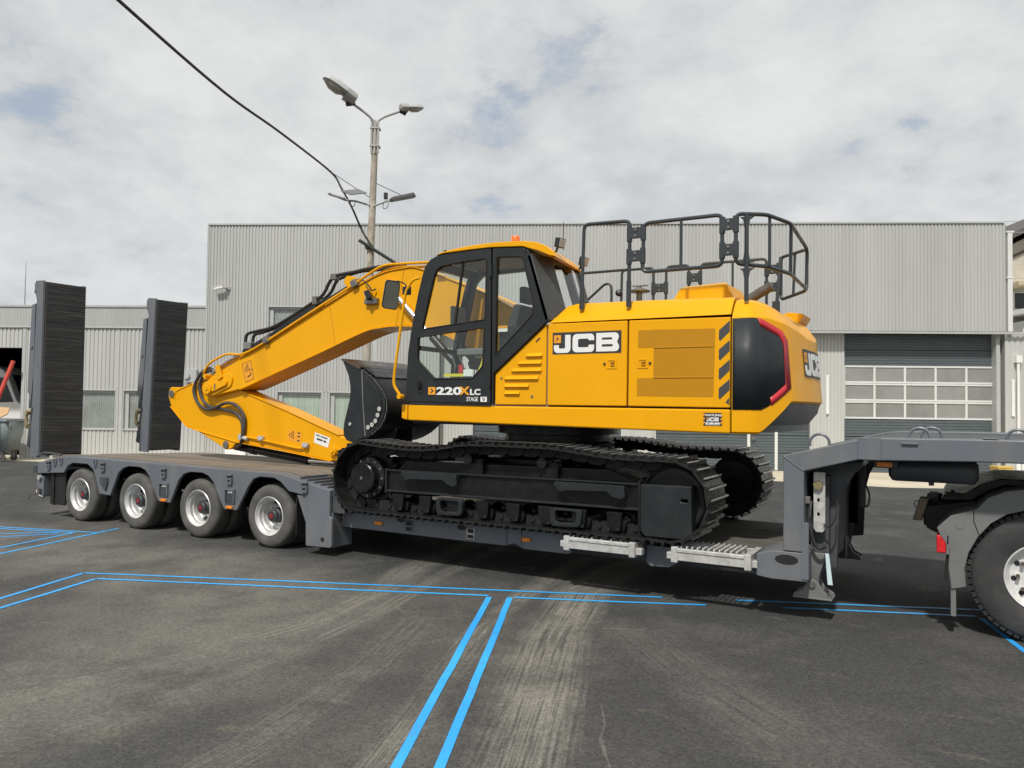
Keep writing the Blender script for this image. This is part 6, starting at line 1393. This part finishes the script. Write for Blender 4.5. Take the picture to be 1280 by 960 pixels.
ribbon([(-3.12, 2.115), (-3.36, 2.04), (-3.50, 1.99), (-3.56, 1.86)], SY0 - .012, SY0 + .05, .014).build('stick_rib', 'yellow', sk_, bevel=.003)
for x, z, r_, m_, d in ((-3.60, 1.945, .06, 'steel', .02), (-2.29, 1.165, .06, 'steel', .02), (-.08, 1.155, .062, 'yellow', .05), (-.08, 1.155, .03, 'yellow', .065), (-2.585, 2.02, .17, 'yellow', .014)):
    mb = MB(); mb.cyl((x, SY0 - d, z), (x, SY0, z), r_, n=24); mb.build('stick_pin', m_, sk_, bevel=.006)
mb = MB(); mb.box(-.02, .12, SY0 - .03, SY0, 1.12, 1.19); mb.build('pin_keeper', 'yellow', sk_, bevel=.008)
s2 = sticker('warning_sticker', [(-.985, 1.445), (-.70, 1.39), (-.72, 1.235), (-1.0, 1.285)], 'decal_orange', SY0 - .0012, sk_)
tri_out(-.90, 1.355, .062, 182, SY0 - .004, s2)
mb = MB()
for dx, dz in ((-.765, 1.385), (-.77, 1.335), (-.775, 1.275)): mb.box(dx - .025, dx + .025, SY0 - .003, SY0 - .0014, dz - .010, dz + .010)
mb.build('sticker_print', 'decal_black', s2, smooth=False)
s3 = sticker('white_label', [(-.455, 1.405), (-.165, 1.335), (-.205, 1.195), (-.475, 1.26)], 'decal_white', SY0 - .0012, sk_)
for k, (x0, x1, zo, hh_) in enumerate(((-.43, -.36, .035, .018), (-.345, -.215, .035, .018), (-.42, -.31, -.02, .026), (-.295, -.235, -.02, .026))):
    zf = lambda x, d: 1.30 - (x + .32) * .24 + d
    sticker('label_print', [(x0, zf(x0, zo)), (x1, zf(x1, zo)), (x1, zf(x1, zo + hh_)), (x0, zf(x0, zo + hh_))], 'cw_grey', SY0 - .0026, s3)
for x, z in ((-.60, 1.215), (-1.50, 1.285)):
    mb = MB(); mb.cyl((x - .05, SY0 - .035, z + .01), (x + .05, SY0 - .035, z - .01), .035, n=10); mb.box(x - .03, x + .03, SY0 - .07, SY0, z - .03, z + .04); mb.build('pipe_coupling', 'lens', sk_, bevel=.006)
mb = MB(); mb.tube(smooth_path([(-1.90, SY0 - .03, 1.31), (-1.5, SY0 - .03, 1.265), (-1.0, SY0 - .03, 1.20), (-.72, SY0 - .03, 1.17), (-.63, SY0 - .03, 1.20)]), .014, 8); mb.build('stick_pipe', 'yellow', sk_)
mb = MB(); mb.cyl((-1.93, SY0 - .04, 1.30), (-1.78, SY0 - .04, 1.27), .03, n=10); mb.box(-1.96, -1.90, SY0 - .07, SY0, 1.25, 1.34); mb.build('pipe_coupling', 'lens', sk_, bevel=.006)
hy = 1.235
for pth in ([(-2.60, 1.20, 2.34), (-2.80, hy - .02, 2.28), (-2.96, hy, 2.14), (-3.01, hy, 1.98), (-2.90, hy, 1.79), (-2.69, hy - .01, 1.705), (-2.47, hy - .02, 1.735), (-2.24, hy - .02, 1.805), (-2.02, hy - .01, 1.77), (-1.87, hy, 1.62), (-1.855, hy, 1.44), (-1.89, hy, 1.29), (-2.0, hy + .06, 1.17), (-2.14, hy + .10, 1.13)],
            [(-2.52, 1.20, 2.32), (-2.72, hy - .03, 2.27), (-2.86, hy, 2.12), (-2.87, hy, 2.0), (-2.78, hy, 1.83), (-2.58, hy - .0, 1.735), (-2.26, hy + .01, 1.70), (-2.02, hy + .01, 1.64), (-1.905, hy + .01, 1.50), (-1.895, hy + .01, 1.32)]):
    mb = MB(); mb.tube(smooth_path(pth, 6), .026, 10); mb.build('hydraulic_hose', 'hose', sk_)
# bucket cylinder and linkage
yb = 1.42
mb = MB(); mb.cyl((-2.24, yb, 1.135), (-.70, yb, .985), .058, n=20); mb.cyl((-1.90, yb, 1.102), (-1.78, yb, 1.09), .07, n=20); bc = mb.build('bucket_cylinder', 'black_paint', ex)
mb = MB(); mb.cyl((-.70, yb, .985), (.35, yb, .975), .04, n=16); mb.build('cylinder_rod', 'chrome', bc)
for y in (1.22, 1.60):
    mb = MB(); mb.prism(fillet2([(.0, 1.16), (.30, .92), (.42, .95), (.12, 1.20)], .03, 3), y, y + .03); mb.build('link_lever', 'black_paint', bc, bevel=.004)
    mb = MB(); mb.prism(fillet2([(.30, .93), (.40, .93), (.75, 1.25), (.68, 1.32)], .03, 3), y - .04, y - .01); mb.build('tipping_link', 'black_paint', bc, bevel=.004)
KY0, KY1 = .88, 2.20
shell = [(.42, 2.375), (.68, 2.29), (.90, 2.165), (1.06, 2.0), (1.125, 1.86), (1.13, 1.74), (1.09, 1.62), (1.03, 1.53), (.92, 1.445), (.78, 1.375), (.66, 1.335), (.56, 1.32)]
sidep = [(.40, 2.38), (.455, 2.28), (.51, 2.17), (.535, 2.05), (.54, 1.95), (.52, 1.84), (.485, 1.72), (.445, 1.58), (.43, 1.48), (.44, 1.39), (.49, 1.335), (.56, 1.315)] + shell[::-1][1:-1]
mb = MB(); mb.prism(sidep, KY0, KY0 + .03); bk = mb.build('bucket', 'black_satin', ex, bevel=.006)
mb = MB(); mb.prism(sidep, KY1 - .03, KY1); mb.build('bucket_side', 'black_satin', bk, bevel=.006)
ribbon(shell, KY0 + .03, KY1 - .03, .025).build('bucket_shell', 'black_paint', bk, angle=50)
mb = MB(); mb.prism([(.36, 2.40), (.40, 2.415), (.72, 2.30), (.70, 2.265)], KY0 - .01, KY1 + .01); mb.build('cutting_edge', 'bucket_edge', bk, bevel=.004)
mb = MB(); mb.prism([(.74, 2.275), (.70, 2.30), (.95, 2.17), (.93, 2.14)], KY0 + .03, KY1 - .03); mb.build('lip_band', 'black_satin', bk)
mb = MB(); mb.tube([(.735, KY0 - .001, 2.255), (.76, KY0 - .001, 1.85), (.81, KY0 - .001, 1.40)], .009, 6); mb.build('weld_bead', 'grey_plastic', bk)
wear = [(.77, 2.22), (.92, 2.11), (1.03, 1.99), (1.09, 1.86), (1.095, 1.74), (1.05, 1.62), (.98, 1.53), (.84, 1.45)]
mb = MB(); mb.prism([(.79, 2.19), (.92, 2.08), (1.02, 1.97), (1.07, 1.86), (1.075, 1.74), (1.03, 1.63), (.96, 1.55), (.85, 1.47), (.80, 1.80)], KY0 - .014, KY0 - .0005); mb.build('wear_plate', 'black_satin', bk, bevel=.004)
for x, z in ((1.045, 1.755), (1.02, 1.675), (.985, 1.60), (.93, 1.55), (.865, 1.515)):
    mb = MB(); mb.cyl((x, KY0 - .020, z), (x, KY0 - .014, z), .030, n=18); mb.build('wear_bolt', 'lens', bk)
mb = MB(); mb.cyl((.55, KY0 - .012, 1.55), (.55, KY0, 1.55), .022, n=10); mb.build('bucket_bolt', 'lens', bk)
for y in (1.20, 1.58):
    mb = MB(); mb.prism(fillet2([(.25, 1.08), (.36, 1.02), (1.0, 1.20), (1.05, 1.52), (.6, 1.36), (.42, 1.36)], .04, 3), y, y + .035); mb.build('bucket_ear', 'black_satin', bk, bevel=.006)
